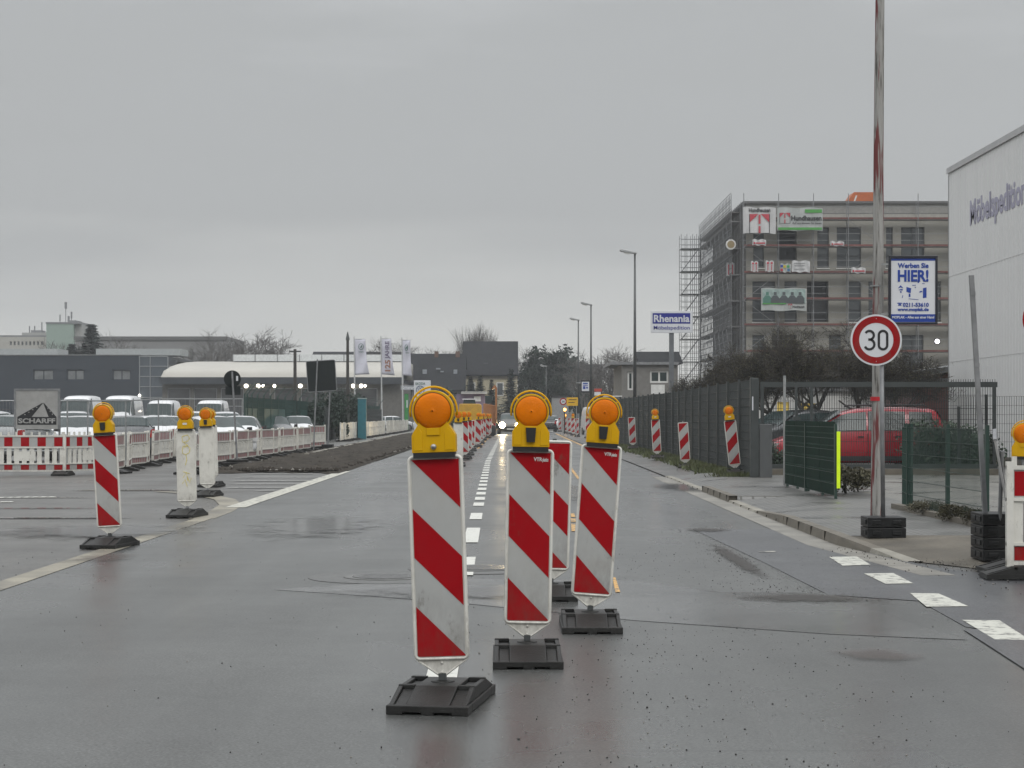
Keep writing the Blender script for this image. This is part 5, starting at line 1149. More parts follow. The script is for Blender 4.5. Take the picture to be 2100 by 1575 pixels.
m = MB(); wall(m, (0,0,0), (1,0,0), Wb, hb, ho, .15); m.quad((0,8,0),(0,0,0),(0,0,hb),(0,8,hb)); m.quad((Wb,0,0),(Wb,8,0),(Wb,8,hb),(Wb,0,hb)); m.build('wall', M('grey_brown_render', (.16,.155,.145), .7, dirt=.4), t)
m = MB(); m.box(-.6, Wb+.1, -.2, 8.1, hb, hb+.14); m.build('roof', GAL2, t)
window(t, (0,0,0), (1,0,0), ho[0], .15, WF, CARGLASS, 2, .09); window(t, (0,0,0), (1,0,0), ho[1], .15, WF, CARGLASS, 1, .09)
m = MB(); m.box(60*s, 88*s, -.05, 0, ZZ(808,100), ZZ(789,100)); m.build('panel', WF, t)
t = thing('far_house', 'dark roofed house showing just above the small grey office', 'house', (XX(1320,150), 150, 0)); s = 150/3900
m = MB(); m.box(0, 70*s, 0, 7, 0, ZZ(746,150)); m.build('wall', M('grey_brown_render', (0,0,0)), t)
m = MB(); m.prism([(-.4,ZZ(746,150)),(ZZ(746,150)*0+7.6,ZZ(746,150)),(3.6,ZZ(731,150)+.5)], -.4, 70*s+.4, axis='x'); m.build('roof', M('dark_tiles', (.020,.021,.024), .85, spec=.2, var=.2, scale=2), t)
m = MB(); m.box(28*s, 34*s, 3, 3.6, ZZ(746,150), ZZ(726,150)); m.build('chimney', M('brick_chimney', (.12,.07,.05), .8), t)

# ------------------------------------------------------------------ block under scaffolding
dF = 144.0; s = dF/3900; x0 = XX(1530,dF); hb = ZZ(418,dF); DEP = 24.0
t = thing('apartment_block', 'unfinished grey beige apartment block behind scaffolding', 'building', (x0, dF, 0))
Wb = 24.5; BEI = M('beige_render', (.27,.26,.228), .8, var=.08, scale=.6, dirt=.35, dcol=(.15,.145,.13), dscale=.5)
# window openings on the front, from the photograph: px0, px1, top py, bottom py
fw = [(1545,1567,478,549),(1676,1700,466,549),(1716,1766,466,549),(1817,1831,466,549),(1848,1896,466,549),(1543,1590,577,660),(1609,1634,577,660),(1740,1766,577,660),(1781,1797,577,660),(1840,1866,577,660),(1900,1930,577,660),(1543,1568,687,770),(1700,1725,687,770),(1850,1894,687,770)]
dk = [(1594,1634,473,535),(1655,1699,577,660),(1583,1634,687,775)]
ho = [((a-1530)*s, (b-1530)*s, ZZ(d_,dF), ZZ(c,dF)) for a, b, c, d_ in fw+dk]
m = MB(); wall(m, (0,0,0), (1,0,0), Wb, hb, ho, .3)
sh = [(1.0+i*2.9, 3.1+i*2.9, z, z+2.9) for i in range(8) for z in (1.0, 4.6, 8.6, 12.3)]
m.quad((Wb,0,0),(Wb,DEP,0),(Wb,DEP,hb),(Wb,0,hb)); m.quad((0,DEP,0),(Wb,DEP,0),(Wb,DEP,hb),(0,DEP,hb))
m.build('wall', BEI, t)
m = MB(); wall(m, (0,DEP,0), (0,-1,0), DEP, hb, sh, .3); m.build('side_wall', M('shaded_side_render', (.085,.082,.075), .8, var=.2, scale=.5), t)  # shade on this side is put into the darker wall colour
AF = M('anthracite_frame', (.05,.055,.06), .5); PANE = M('window_pane', (.07,.08,.085), .12, var=.25, scale=.4)
for h_ in ho[:len(fw)]: window(t, (0,0,0), (1,0,0), h_, .3, AF, PANE, 2 if h_[1]-h_[0] > 1.2 else 1, .09, rail=.3)
for h_ in sh: window(t, (0,DEP,0), (0,-1,0), h_, .3, AF, PANE, 1, .1)
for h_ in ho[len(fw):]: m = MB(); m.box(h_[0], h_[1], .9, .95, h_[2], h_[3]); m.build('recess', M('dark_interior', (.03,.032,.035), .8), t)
for h_ in ho[:len(fw)]: m = MB(); m.box(h_[0]-.05, h_[1]+.05, -.08, -.002, h_[2]-.1, h_[2]-.03); m.build('sill', WF, t)
m = MB(); m.box(-.05, Wb+.05, -.06, -.002, ZZ(450,dF), ZZ(439,dF)); m.build('band', M('light_band', (.33,.32,.29), .7), t)
m = MB(); m.box(-.02, Wb+.02, -.05, -.003, ZZ(438,dF), hb-.02); m.build('fascia', M('grey_fascia', (.24,.235,.22), .6), t)
m = MB(); m.box(-.25, Wb+.25, -.25, DEP+.25, hb, hb+.18); m.build('roof', M('roof_felt', (.10,.10,.10), .7), t)
t = thing('orange_container', 'orange container standing on the roof of the scaffolded block', 'container', (XX(1742,dF+.8), dF+.8, hb+.18)); s4 = dF/3900
m = MB(); m.prism([(0,0),(2.6,0),(2.6,.80),(.35,.80),(0,.3)], 0, 2.2); m.build('body', M('orange_paint', (.42,.10,.02), .5, dirt=.3), t)
m = MB(); [m.prism([(x,.05),(x+.12,.05),(x+.3,.55),(x+.18,.55)], -.01, -.002) for x in (.3, 2.2)]; m.build('warning_stripe', WPA, t)
# scaffolding
SCA = M('scaffold_tube', (.20,.205,.21), .6, .15, var=.2); DECK = M('scaffold_deck', (.13,.125,.12), .7, var=.25); TOE = M('toe_board', (.13,.045,.038), .7, var=.35, scale=1.5)
t = thing('scaffold', 'steel scaffolding with planked decks around the front and side of the block', 'scaffold', (x0, dF, 0))
lifts = [ZZ(p_, dF) for p_ in (778, 724, 670, 617, 563, 509, 454)]; ztop = ZZ(400, dF)
RT_ = .030
def frame_mesh(top, key):
    def mk():
        m = MB()
        for y in (0, -.73): m.cyl((0,y,0), (0,y,top if y else top-.6), RT_, n=5)
        for z in lifts: m.cyl((0,0,z), (0,-.73,z), RT_, n=4); m.cyl((0,-.1,z-.1),(0,-.3,z-.45), .02, n=3)
        for z in lifts:
            for q in (.5, 1.0): m.cyl((0,-.73,z+q-.04), (0,-.73,z+q+.04), .05, n=5)
        return m.mesh('frame', SCA)
    return cached(key, mk)
nb = 9
for i in range(nb+1):
    obj('frame', frame_mesh(ztop, 'sf1'), t, loc=(-.3+i*2.62, -.35, 0))
    if i < nb and i in (0, 3, 6, 8):
        m = MB()
        for k, (za, zb_) in enumerate(zip([0]+lifts[:-1], lifts)):
            if (k+i) % 2 == 0: m.cyl((-.3+i*2.62, -1.1, za), (-.3+(i+1)*2.62, -1.1, zb_), .024, n=4)
            else: m.cyl((-.3+(i+1)*2.62, -1.1, za), (-.3+i*2.62, -1.1, zb_), .024, n=4)
        m.build('diagonal_brace', SCA, t)
for z in lifts:
    m = MB(); m.box(-.3, -.3+nb*2.62, -1.02, -.40, z, z+.06); m.build('deck', DECK, t)
    m = MB(); m.box(-.3, -.3+nb*2.62, -1.06, -1.025, z+.062, z+.20); m.build('toe_board', TOE, t)
    for q in (.5, 1.0):
        m = MB(); m.cyl((-.3,-1.09,z+q), (-.3+nb*2.62,-1.09,z+q), .022, n=4); m.build('guard_rail', SCA, t)
for j in range(25):
    obj('frame', frame_mesh(ztop+.1, 'sf2'), t, loc=(-.35, .4+j*1.0, 0), rot=(0,0,R(-90)))
    if j in (1, 4, 7, 10, 13, 16, 19, 22):
        m = MB()
        for k, (za, zb_) in enumerate(zip([0]+lifts[:-1], lifts)): m.cyl((-1.1, .4+j+(k % 2)*2.0, za), (-1.1, .4+j+2-(k % 2)*2.0, zb_), .024, n=4)
        m.build('diagonal_brace', SCA, t)
for z in lifts+[ztop-1.3]:
    m = MB(); m.box(-1.02, -.40, .4, 24.4, z, z+.06); m.build('deck', DECK, t)
    m = MB(); m.box(-1.06, -1.025, .4, 24.4, z+.062, z+.2); m.build('toe_board', DECK, t)
    for q in (.5, 1.0, 1.5):
        m = MB(); m.cyl((-1.09,.4,z+q), (-1.09,24.4,z+q), .022, n=4); m.build('guard_rail', SCA, t)
m = MB()                                                             # stair tower at the far end
for x in (-2.9, -2.4, -1.9, -1.55, -1.2):
    for y in (22.6, 24.4): m.cyl((x,y,0), (x,y,ztop-.8), RT_, n=4)
for i in range(34):
    z = .5*i+.4; m.cyl((-2.9,22.6,z), (-1.0,22.6,z), .02, n=3); m.cyl((-2.9,24.4,z+.2), (-1.0,24.4,z+.2), .02, n=3)
for k, z in enumerate([0]+lifts[:-1]):
    for a in (22.9, 23.9): m.cyl((-2.8,a,z), (-1.3,a,z+2.0), .03, n=4)
    m.box(-2.9, -1.2, 22.6, 24.4, z+1.95, z+2.0)
m.build('stair_tower', SCA, t)
m = MB(); 
for k in range(60): m.cyl((-1.35, 22.5, .25*k+1), (-.95, 22.5, .25*k+1), .015, n=3)
for x in (-1.35, -.95): m.cyl((x,22.5,0), (x,22.5,ztop), .022, n=4)
m.build('ladder', SCA, t)
GRN = M('banner_green', (.06,.28,.05), .5); BRED = M('banner_red', (.42,.03,.05), .5); BW = M('banner_white', (.48,.48,.48), .55, var=.08, scale=1); BG = M('banner_grey', (.36,.38,.37), .55, var=.05)
yb = dF-1.5
def banner(label, px0, px1, py0, py1, mat, y=yb, name='banner', cat='banner', group=None):
    k = y/3900; t = thing(name, label, cat, (XX((px0+px1)/2,y), y, ZZ((py0+py1)/2,y)), 0, group); w_, h_ = (px1-px0)*k, (py1-py0)*k
    m = MB(); n = 12; vs = []
    for i in range(n+1):
        for j in range(5): vs.append((-w_/2+w_*i/n, .03*math.sin(i*1.3+j)+.0, -h_/2+h_*j/4 + (.04*math.sin(i*.9) if j in (0,4) else 0)))
    m.add(vs, [(i*5+j, (i+1)*5+j, (i+1)*5+j+1, i*5+j+1) for i in range(n) for j in range(4)]); m.add([(a, b+.012, c) for a, b, c in vs], [(i*5+j+1, (i+1)*5+j+1, (i+1)*5+j, i*5+j) for i in range(n) for j in range(4)])
    m.build('cloth', mat, t); return t, k
def emblem(parent, cx, cz, w_, h_):
    m = MB(); y = -.055
    m.prism([(cx-w_/2,cz+h_/2),(cx-w_/2,cz+h_*.05),(cx-w_*.06,cz+h_/2)], y, -.05); m.prism([(cx+w_/2,cz+h_/2),(cx+w_*.06,cz+h_/2),(cx+w_/2,cz+h_*.05)], y, -.05)
    m.box(cx-w_*.05, cx+w_*.05, y, -.05, cz-h_/2, cz-h_*.12); m.box(cx-w_*.05, cx+w_*.05, y, -.05, cz, cz+h_*.47)
    m.build('emblem', BRED, parent)
    m = MB()
    for b4 in ((-.5,.5,-.5,-.47),(-.5,-.47,-.47,.5),(.47,.5,-.47,.5)): m.box(cx+b4[0]*w_, cx+b4[1]*w_, y, -.05, cz+b4[2]*h_, cz+b4[3]*h_)
    m.build('emblem_border', INK, parent)
t, k = banner('square white banner with red emblem at the top left corner of the scaffold', 1524, 1591, 425, 479, BW)
emblem(t, 0, -7*k, 42*k, 40*k); q = text('Hundhausen', .38, INK, parent=t, width=44*k, bold=.012); q.location = (0,-.06,21*k)
t, k = banner('wide grey banner with green bands beside the square banner', 1594, 1687, 426, 473, BG)
emblem(t, -31*k, 2*k, 22*k, 22*k); q = text('Hundhausen', .5, INK, parent=t, width=62*k, bold=.018); q.location = (13*k,-.06,2*k)
q = text('Auf uns können Sie bauen', .2, INK, parent=t, width=60*k, bold=.003); q.location = (14*k,-.06,-8*k)
m = MB(); m.box(-45*k, 45*k, -.056, -.05, -22*k, -17*k); m.box(10*k, 45*k, -.056, -.05, 13*k, 20*k); m.build('green_band', GRN, t)
t, k = banner('photo banner of people in dark jackets low on the scaffold front', 1561, 1654, 591, 637, BG)
m = MB(); m.box(-44*k, 44*k, -.056, -.05, -8*k, 21*k); m.build('picture', M('picture_sky', (.25,.33,.31), .6, var=.3, scale=3), t)
for i, x in enumerate((-34,-18,0,17,33)):
    m = MB(); m.prism([((x-9)*k,-8*k),((x+9)*k,-8*k),((x+9)*k,2*k),((x+4)*k,8*k),((x-4)*k,8*k),((x-9)*k,2*k)], -.062-.001*i, -.057); m.prism([((x-3)*k,8.5*k),((x+3)*k,8.5*k),((x+3)*k,15*k),((x-3)*k,15*k)], -.062, -.057); m.build('figure', M('picture_dark', (.05,.06,.065), .6) if i != 0 else M('picture_green', (.05,.16,.12), .6), t)
m = MB(); m.box(-44*k, 4*k, -.066, -.063, -10*k, -7.6*k); m.build('green_band', GRN, t); emblem(t, 13*k, -14*k, 8*k, 10*k); q = text('Hundhausen', .2, INK, parent=t, width=24*k, bold=.008); q.location = (30*k,-.06,-15*k)
for i, (a, b, c, d_, lab) in enumerate(((1543,1571,491,503,'small white company plate hung left on the upper scaffold deck'),(1703,1731,495,504,'small white company plate hung in the middle of the upper scaffold deck'),(1746,1775,549,560,'small white company plate hung on the middle scaffold deck'),(1540,1555,536,557,'small white upright notice left on the middle scaffold deck'),(1570,1587,535,557,'small white upright notice with two red dots on the middle scaffold deck'))):
    t, k = banner(lab, a, b, c, d_, BW, name='notice', cat='notice', group='small notices on the scaffold')
    w_, h_ = (b-a)*k, (d_-c)*k
    m = MB()
    if i < 3: m.box(-w_*.42, -w_*.3, -.06, -.045, -h_*.3, h_*.05); m.box(-w_*.25, w_*.42, -.06, -.045, -h_*.25, -h_*.02)
    else: m.lathe([(w_*.14,-.06),(w_*.14,-.045)], (-w_*.22,0,h_*.3), 'y', 10); m.lathe([(w_*.14,-.06),(w_*.14,-.045)], (w_*.22,0,h_*.3), 'y', 10); m.box(-w_*.26,-w_*.18,-.06,-.045,-h_*.4,h_*.15); m.box(w_*.18,w_*.26,-.06,-.045,-h_*.4,h_*.15)
    m.build('print', BRED, t)
t, k = banner('white notice sheet on the middle scaffold deck beside a coloured board', 1624, 1661, 535, 558, BW)
m = MB(); [m.box(-14*k, 8*k, -.056, -.045, z*k, (z+1.2)*k) for z in (6, 1, -6)]; m.build('print', GAL2, t)
t, k = banner('small coloured safety board on the middle scaffold deck', 1600, 1622, 541, 558, BG)
for i, (x, z, c) in enumerate(((-8,-4,(.4,.03,.04)),(-2,3,(.5,.4,.02)),(6,-4,(.03,.15,.3)),(5,3,(.05,.3,.1)),(-8,4,(.02,.05,.3)))): m = MB(); m.box((x-2.6)*k, (x+2.6)*k, -.056, -.045, (z-2.5)*k, (z+2.5)*k); m.build('pictogram', M(f'pictogram_{i}', c, .5), t)
t, k = banner('white upright notice on the corner stair frame of the scaffold', 1490, 1506, 539, 566, BW, y=dF+2, name='notice', cat='notice')
m = MB(); [m.box((x-1)*k, (x+1)*k, -.06, -.045, -11*k, 10*k) for x in (-4, 4)]; m.build('print', BRED, t)
t = thing('round_plate', 'round ochre disc with white rim hung on the side of the scaffold', 'sign', (XX(1498,dF), dF-.3, ZZ(502,dF)))
m = MB(); m.lathe([(.40,-.02),(.40,.02)], (0,0,0), 'y', 10); m.build('rim', WPA, t); m = MB(); m.lathe([(.28,-.04),(.28,-.021)], (0,0,0), 'y', 20); m.build('disc', M('ochre_disc', (.25,.19,.09), .6), t)
t = thing('site_light', 'lit work light on the ground floor of the scaffolded block', 'work light', (XX(1922,142), 142, ZZ(700,142)))
m = MB(); m.lathe([(.16,-.03),(.16,.02)], (0,0,0), 'y', 14); m.build('lens', M('lit_white', (1,.95,1), .3, emis=6), t); m = MB(); m.box(-.2,.2,.03,.15,-.2,.2); m.build('housing', TRIM, t)

# ------------------------------------------------------------------ left hand buildings
NV = M('navy_cladding', (.022,.030,.042), .5, var=.08, scale=.3); GLS = M('facade_glass', (.06,.075,.09), .12, var=.15, scale=.3); MUL = M('mullion', (.28,.29,.30), .45, .3)
dN_ = 203.0; s = dN_/3900; x0 = XX(-60,dN_)
t = thing('car_hall', 'long flat navy clad hall with small windows behind the parked vans', 'building', (x0, dN_, 0)); Wb = 345*s; hb = ZZ(729,dN_)
ho = [((a+60)*s, (b+60)*s, ZZ(780,dN_), ZZ(758,dN_)) for a, b in ((68,110),(137,173),(231,268))]
m = MB(); wall(m, (0,0,0), (1,0,0), Wb, hb, ho, .2); m.quad((Wb,0,0),(Wb,20,0),(Wb,20,hb),(Wb,0,hb)); m.quad((0,20,0),(0,0,0),(0,0,hb),(0,20,hb)); m.build('wall', NV, t)
for h_ in ho: window(t, (0,0,0), (1,0,0), h_, .2, NV, M('hall_pane', (.16,.17,.175), .2, var=.3, scale=1), 2, .12)
m = MB(); m.box(-.2, Wb+.1, -.1, 20, hb, hb+.1); m.build('roof', GAL2, t)
for a, b in ((-40,104),(184,360)):
    m = MB(); m.box((a+60)*s, (b+60)*s, 3, 8, hb+.1, ZZ(718,dN_)+.25); m.build('rooflight', M('rooflight_panel', (.33,.35,.35), .4), t)
# glazed link
x1 = XX(285,dN_); Wl = 60*s
t = thing('glazed_link', 'glazed blue grey link between the navy hall and the curved hall', 'building', (x1+.01, dN_, 0))
m = MB(); m.box(0, Wl, .05, 15, 0, ZZ(731,dN_)); m.build('glazing', GLS, t)
m = MB(); [m.box(0, Wl, -.02, .05, ZZ(p_,dN_)-.04, ZZ(p_,dN_)+.04) for p_ in (731,751,772,793,815)]; [m.box(x-.04, x+.04, -.03, .051, 0, ZZ(731,dN_)) for x in (.05, Wl*.38, Wl-.05)]; m.build('mullions', MUL, t)
# curved hall
dH_ = 192.0; s = dH_/3900; x0 = XX(333,dH_); xr = XX(826,dH_)-x0; ze, zr = ZZ(774,dH_), ZZ(737,dH_)
t = thing('curved_hall', 'car dealership hall with a beige barrel roof and lit lamps under its eaves', 'building', (x0, dH_, 0))
m = MB(); nx, ny = 40, 10; vs = []; RR = 9.5
for i in range(nx+1):
    for j in range(ny+1):
        x = (i/12)**1.6*RR if i <= 12 else RR + (xr-RR)*(i-12)/(nx-12); y = RR*(j/ny)**1.6
        ux = min(x/(RR*.28), 1); uy = min(y/RR, 1)
        f = min(math.sqrt(max(0,1-(1-ux)**2)), math.sqrt(max(0,1-(1-uy)**2)))
        vs.append((x, y-1.0, ze + (zr-ze)*f))
m.add(vs, [(i*(ny+1)+j, (i+1)*(ny+1)+j, (i+1)*(ny+1)+j+1, i*(ny+1)+j+1) for i in range(nx) for j in range(ny)]); m.quad((0,RR-1,ze),(xr,RR-1,ze),(xr,RR-1,zr),(0,RR-1,zr)); m.box(0,xr,RR-1,20,ze,zr)
m.build('roof', M('beige_roof_sheet', (.40,.385,.345), .5, var=.05, scale=.4), t, True)
m = MB(); a = XX(462,dH_)-x0
m.box(a, xr, 5, 12, zr-.05, ZZ(728,dH_)+.2); m.build('rooflight', M('ridge_light', (.58,.60,.60), .3), t)
for i in range(8): m = MB(); m.box(a+i*2.3, a+i*2.3+.08, 4.96, 4.995, zr-.04, ZZ(728,dH_)+.2); m.build('rooflight_bar', GAL2, t)
m = MB(); m.box(-.1, xr, -1.05, -.9, ZZ(788,dH_), ze); m.box(-.1, xr, -.9, 0, ze-.1, ze-.02); m.build('fascia', M('dark_fascia', (.035,.042,.05), .5), t)
hz_ = ZZ(786,dH_)
cuts = [(i*2.7+.5, i*2.7+2.8, .2, hz_-.5) for i in range(8)]
m = MB(); wall(m, (0,0,0), (1,0,0), xr, hz_+.3, cuts, .15); m.quad((xr,0,0),(xr,15,0),(xr,15,hz_),(xr,0,hz_)); m.quad((0,15,0),(0,0,0),(0,0,hz_),(0,15,hz_)); m.build('wall', M('taupe_wall', (.12,.115,.105), .7, var=.15), t)
for c in cuts: window(t, (0,0,0), (1,0,0), c, .15, MUL, M('dark_shop_glass', (.05,.052,.055), .1, var=.4, scale=.5), 1, .07, rail=.55)
LW = M('lit_lamp', (1,.93,.78), .3, emis=7)
for i, (px, r_) in enumerate(((505,4.2),(530,4.2),(540,2.8),(563,3.3),(616,4.2),(725,4.2),(741,4.2),(749,2.6))):
    t2 = thing('wall_lamp', f'{ordn(i)} lit lamp from the left under the eaves of the curved hall', 'lamp', (XX(px,dH_-.4), dH_-.5, ZZ(791.5,dH_)), 0, 'lit lamps under the eaves')
    m = MB(); m.lathe([(r_*s*.6,-.05),(r_*s,.0),(r_*s*.9,.08)], (0,0,0), 'y', 14); m.build('lens', LW, t2); m = MB(); m.box(-.1,.1,.08,.5,-.03,.06); m.build('bracket', TRIM, t2)
t2 = thing('wall_lamp', 'small lit lamp at the corner between navy hall and glazed link', 'lamp', (XX(287,dN_), dN_-.2, ZZ(811,dN_)))
m = MB(); m.lathe([(.14,-.05),(.1,.05)], (0,0,0), 'y', 12); m.build('lens', LW, t2)
# right pavilion of the dealership
dV = 198.0; s = dV/3900
t = thing('showroom', 'glazed showroom corner with white columns right of the curved hall', 'building', (XX(800,dV), dV, 0))
m = MB(); m.box(0, 27*s, 1, 9, 0, ZZ(750,dV)); m.build('glazing', GLS, t); m = MB(); m.box(-.3, 25*s, .2, 9, ZZ(750,dV), ZZ(740,dV)+.0); m.build('roof', M('white_render', (0,0,0)), t)
for a in (2, 24): m = MB(); m.cyl((a*s,.5,0), (a*s,.5,ZZ(750,dV)), .14, n=10); m.build('column', WPA, t)
m = MB(); m.box(-1.0, -.1, .1, .5, 0, ZZ(772,dV)); m.build('panel', TRIM, t)
# flags
FL = M('flag_cloth', (.55,.55,.62), .7, var=.06, scale=2); FGREEN = M('flag_emblem', (.03,.10,.08), .6)
dG = 178.0; s = dG/3900; kf = dG/102
for i, (px, pr, ty, by, lab) in enumerate(((724,746,697,770,'left white flag with round emblem on its pole'),(779,799,696,771,'middle white flag with the vertical number 125 on its pole'),(822,838,699,773,'right white flag, half furled, on its pole'))):
    t = thing('flag', lab, 'flag', (XX(px,dG)+.15, dG, .05), 0, 'white flags before the dealership'); h_ = ZZ(ty-6,dG)
    m = MB(); m.cyl((.06,0,0), (-.05,0,h_), .08, .05, 10); m.build('pole', M('flag_pole', (.45,.46,.46), .4), t)
    m = MB(); vs = []; n = 16; w0 = (pr-px)*s; zt_, zb_ = ZZ(ty,dG), ZZ(by,dG)
    for j in range(n+1):
        v = j/n; wd = w0*(1.0+.35*v*v*(1 if i != 1 else .9))
        for k in range(9):
            u = k/8; vs.append((u*wd*(1-.12*v*(i == 2))+.02, .35*math.sin(u*4+v*3+i)*v*(.25+u*.4)+.12*math.sin(v*9+u*5)*u, zt_+(zb_-zt_)*v*(1-.03*(1-u) if i else 1-.02*u)))
    m.add(vs, [(j*9+k, (j+1)*9+k, (j+1)*9+k+1, j*9+k+1) for j in range(n) for k in range(8)]); cl = m.build('cloth', FL, t, True)
    sld = cl.modifiers.new('thickness', 'SOLIDIFY'); sld.thickness = .01
    m = MB(); m.cyl((0,0,zt_+.02), (w0,0,zt_+.02), .02, n=6); m.build('boom', GAL, t)
    if i == 1:
        q = text('JAHRE', .30*kf, M('flag_text', (.12,.10,.16), .6), parent=cl, width=.95*kf, bold=.02); q.rotation_euler = (0,R(-90),0); q.location = (.36*kf,-.62,zt_-.62*kf)
        q = text('125', .38*kf, M('flag_number', (.25,.12,.08), .6), parent=cl, width=.62*kf, bold=.03); q.rotation_euler = (0,R(-90),0); q.location = (.36*kf,-.62,zt_-1.45*kf)
    else:
        m = MB(); cz = zt_-.40*kf; cx_ = (.36 if i == 0 else .22)*kf; m.tube([(cx_+.13*kf*math.cos(a*.5236)*(1 if i == 0 else .6), -.32, cz+.16*kf*math.sin(a*.5236)) for a in range(12)], .03, 5, True); m.prism([(cx_-.09,cz-.14),(cx_+.07,cz-.07),(cx_+.1,cz+.16),(cx_-.035,cz+.07)], -.34, -.3); m.box(cx_-.2 if i == 0 else cx_-.07, cx_+.24, -.34, -.3, cz-.52, cz-.46); m.build('emblem', FGREEN, cl)
# dealership signs
dQ = 184.0; s = dQ/3900
t = thing('shop_sign', 'long pale sign with white lettering left of the brand pylon', 'sign', (XX(836,dQ), dQ, ZZ(795,dQ)))
m = MB(); m.box(-14*s, 15*s, 0, .15, -4.5*s, 4.5*s); m.build('sign_face', M('pale_blue_sign', (.27,.29,.31), .5), t); q = text('Scherer', .46, SW, parent=t, width=24*s, bold=.012); q.location = (1*s,-.01,0)
for a in (-10, 10): m = MB(); m.cyl((a*s,.2,-ZZ(795,dQ)), (a*s,.2,0), .04, n=6); m.build('post', GAL2, t)
t = thing('brand_pylon', 'white sign pylon with round car emblem left of the nearest beacon lamp', 'sign pylon', (XX(868,dQ), dQ-2, 0))
m = MB(); m.box(-17*s, 17*s, 0, .3, 0, ZZ(781,dQ)); py = m.build('pylon', SW, t, bevel=.03)
q = text('SKODA', .33, FGREEN, parent=py, width=20*s, bold=.008); q.location = (-4*s,-.01,ZZ(787.5,dQ))
m = MB(); cz = ZZ(800,dQ); m.tube([(-4*s+8*s*math.cos(R(a)), -.02, cz+8*s*math.sin(R(a))) for a in range(0, 360, 20)], .03, 5, True)
for a, b in (((-9,4),(-5.6,-5)),((-5.6,-5),(-4,0)),((-4,0),(-2.4,-5)),((-2.4,-5),(1,4)),((-7,6.6),(-4,1.5)),((-4,1.5),(-1,6.6))): m.tube([(a[0]*s,-.02,cz+a[1]*s),(b[0]*s,-.02,cz+b[1]*s)], .025, 4)
m.build('emblem', M('emblem_blue', (.02,.06,.16), .4), py)
t = thing('green_stand', 'small green advertising stand below the right flag', 'advertising stand', (XX(833,176), 176, 0)); m = MB(); m.box(-.15,.2,0,.1,.0,ZZ(808,176)); m.build('panel', M('stand_green', (.02,.20,.04), .5), t); m = MB(); m.box(.03,.13,-.02,-.001,2.2,2.9); m.build('print', SW, t)
# far left buildings
t = thing('concrete_tower', 'pale green windowless tower block with antennas on its roof', 'tower block', (XX(95,330), 330, 0)); s = 330/3900
m = MB(); m.box(0, 56*s, 0, 12, 0, ZZ(664,330)); m.build('wall', M('pale_green_render', (.24,.31,.27), .7, var=.05), t); m = MB(); m.box(56.2*s, 70*s, 1, 12, 0, ZZ(664,330)); m.build('side_wall', M('pale_grey_render', (.30,.30,.29), .7, var=.08), t)
m = MB(); m.box(-.1, 70*s, -.1, 12, ZZ(664,330), ZZ(664,330)+.3); m.build('roof', GAL2, t)
for px, top, r_ in ((121,616,.22),(109,642,.12),(133,636,.15),(127,645,.2)): m = MB(); m.cyl(((px-95)*s,5,ZZ(664,330)), ((px-95)*s,5,ZZ(top+14,330)), .07, n=6); m.cyl(((px-95)*s,5,ZZ(top+14,330)), ((px-95)*s,5,ZZ(top,330)), r_, n=8); m.build('antenna', GAL2, t)
m = MB(); m.box(36*s, 52*s, 3, 8, ZZ(664,330)+.3, ZZ(655,330)); m.build('plant_room', GAL2, t)
t = thing('slab_block', 'long pale slab block with rooftop masts at the far left', 'building', (XX(-60,335), 335, 0)); s = 335/3900
hb = ZZ(691,335); ho = [((80+i*8+60-60)*s*1.0, (84+i*8)*s, ZZ(708,335), ZZ(700,335)) for i in range(0, 9)]
m = MB(); wall(m, (0,0,0), (1,0,0), 155*s, hb, ho, .3); m.build('wall', M('pale_beige_render', (.36,.35,.32), .7, var=.06), t)
for h_ in ho: window(t, (0,0,0), (1,0,0), h_, .3, GAL2, PANE, 1, .08)
m = MB(); m.box(87*s, 155*s, 6, 14, 0, ZZ(679,335)); m.build('upper_storey', M('pale_grey_render', (0,0,0)), t); m = MB(); m.box(0,155*s,0,6,hb,hb+.3); m.build('roof', GAL2, t)
for px, top in ((37,664),(48,664),(63,656),(80,665),(86,664)): m = MB(); m.cyl(((px+60)*s,8,ZZ(680,335)), ((px+60)*s,8,ZZ(top,335)), .12, n=5); m.build('mast', GAL2, t)
m = MB(); [m.box((a+60)*s, (b+60)*s, 8, 11, ZZ(680,335), ZZ(673,335)) for a, b in ((40,62),(73,90))]; m.build('plant_room', GAL2, t)
t = thing('grey_hall', 'long hazy grey hall on the skyline behind the fir', 'building', (XX(155,300), 300, 0)); s = 300/3900
m = MB(); m.box(0, 310*s, 0, 20, 0, ZZ(697,300)); m.build('wall', M('mid_grey_render', (.20,.20,.20), .7, var=.15, scale=.15, dirt=.6, dcol=(.12,.12,.12), dscale=.1), t); m = MB(); m.box(-.2, 310*s, -.3, 20, ZZ(697,300), ZZ(690,300)); m.build('roof', M('roof_felt', (0,0,0)), t)
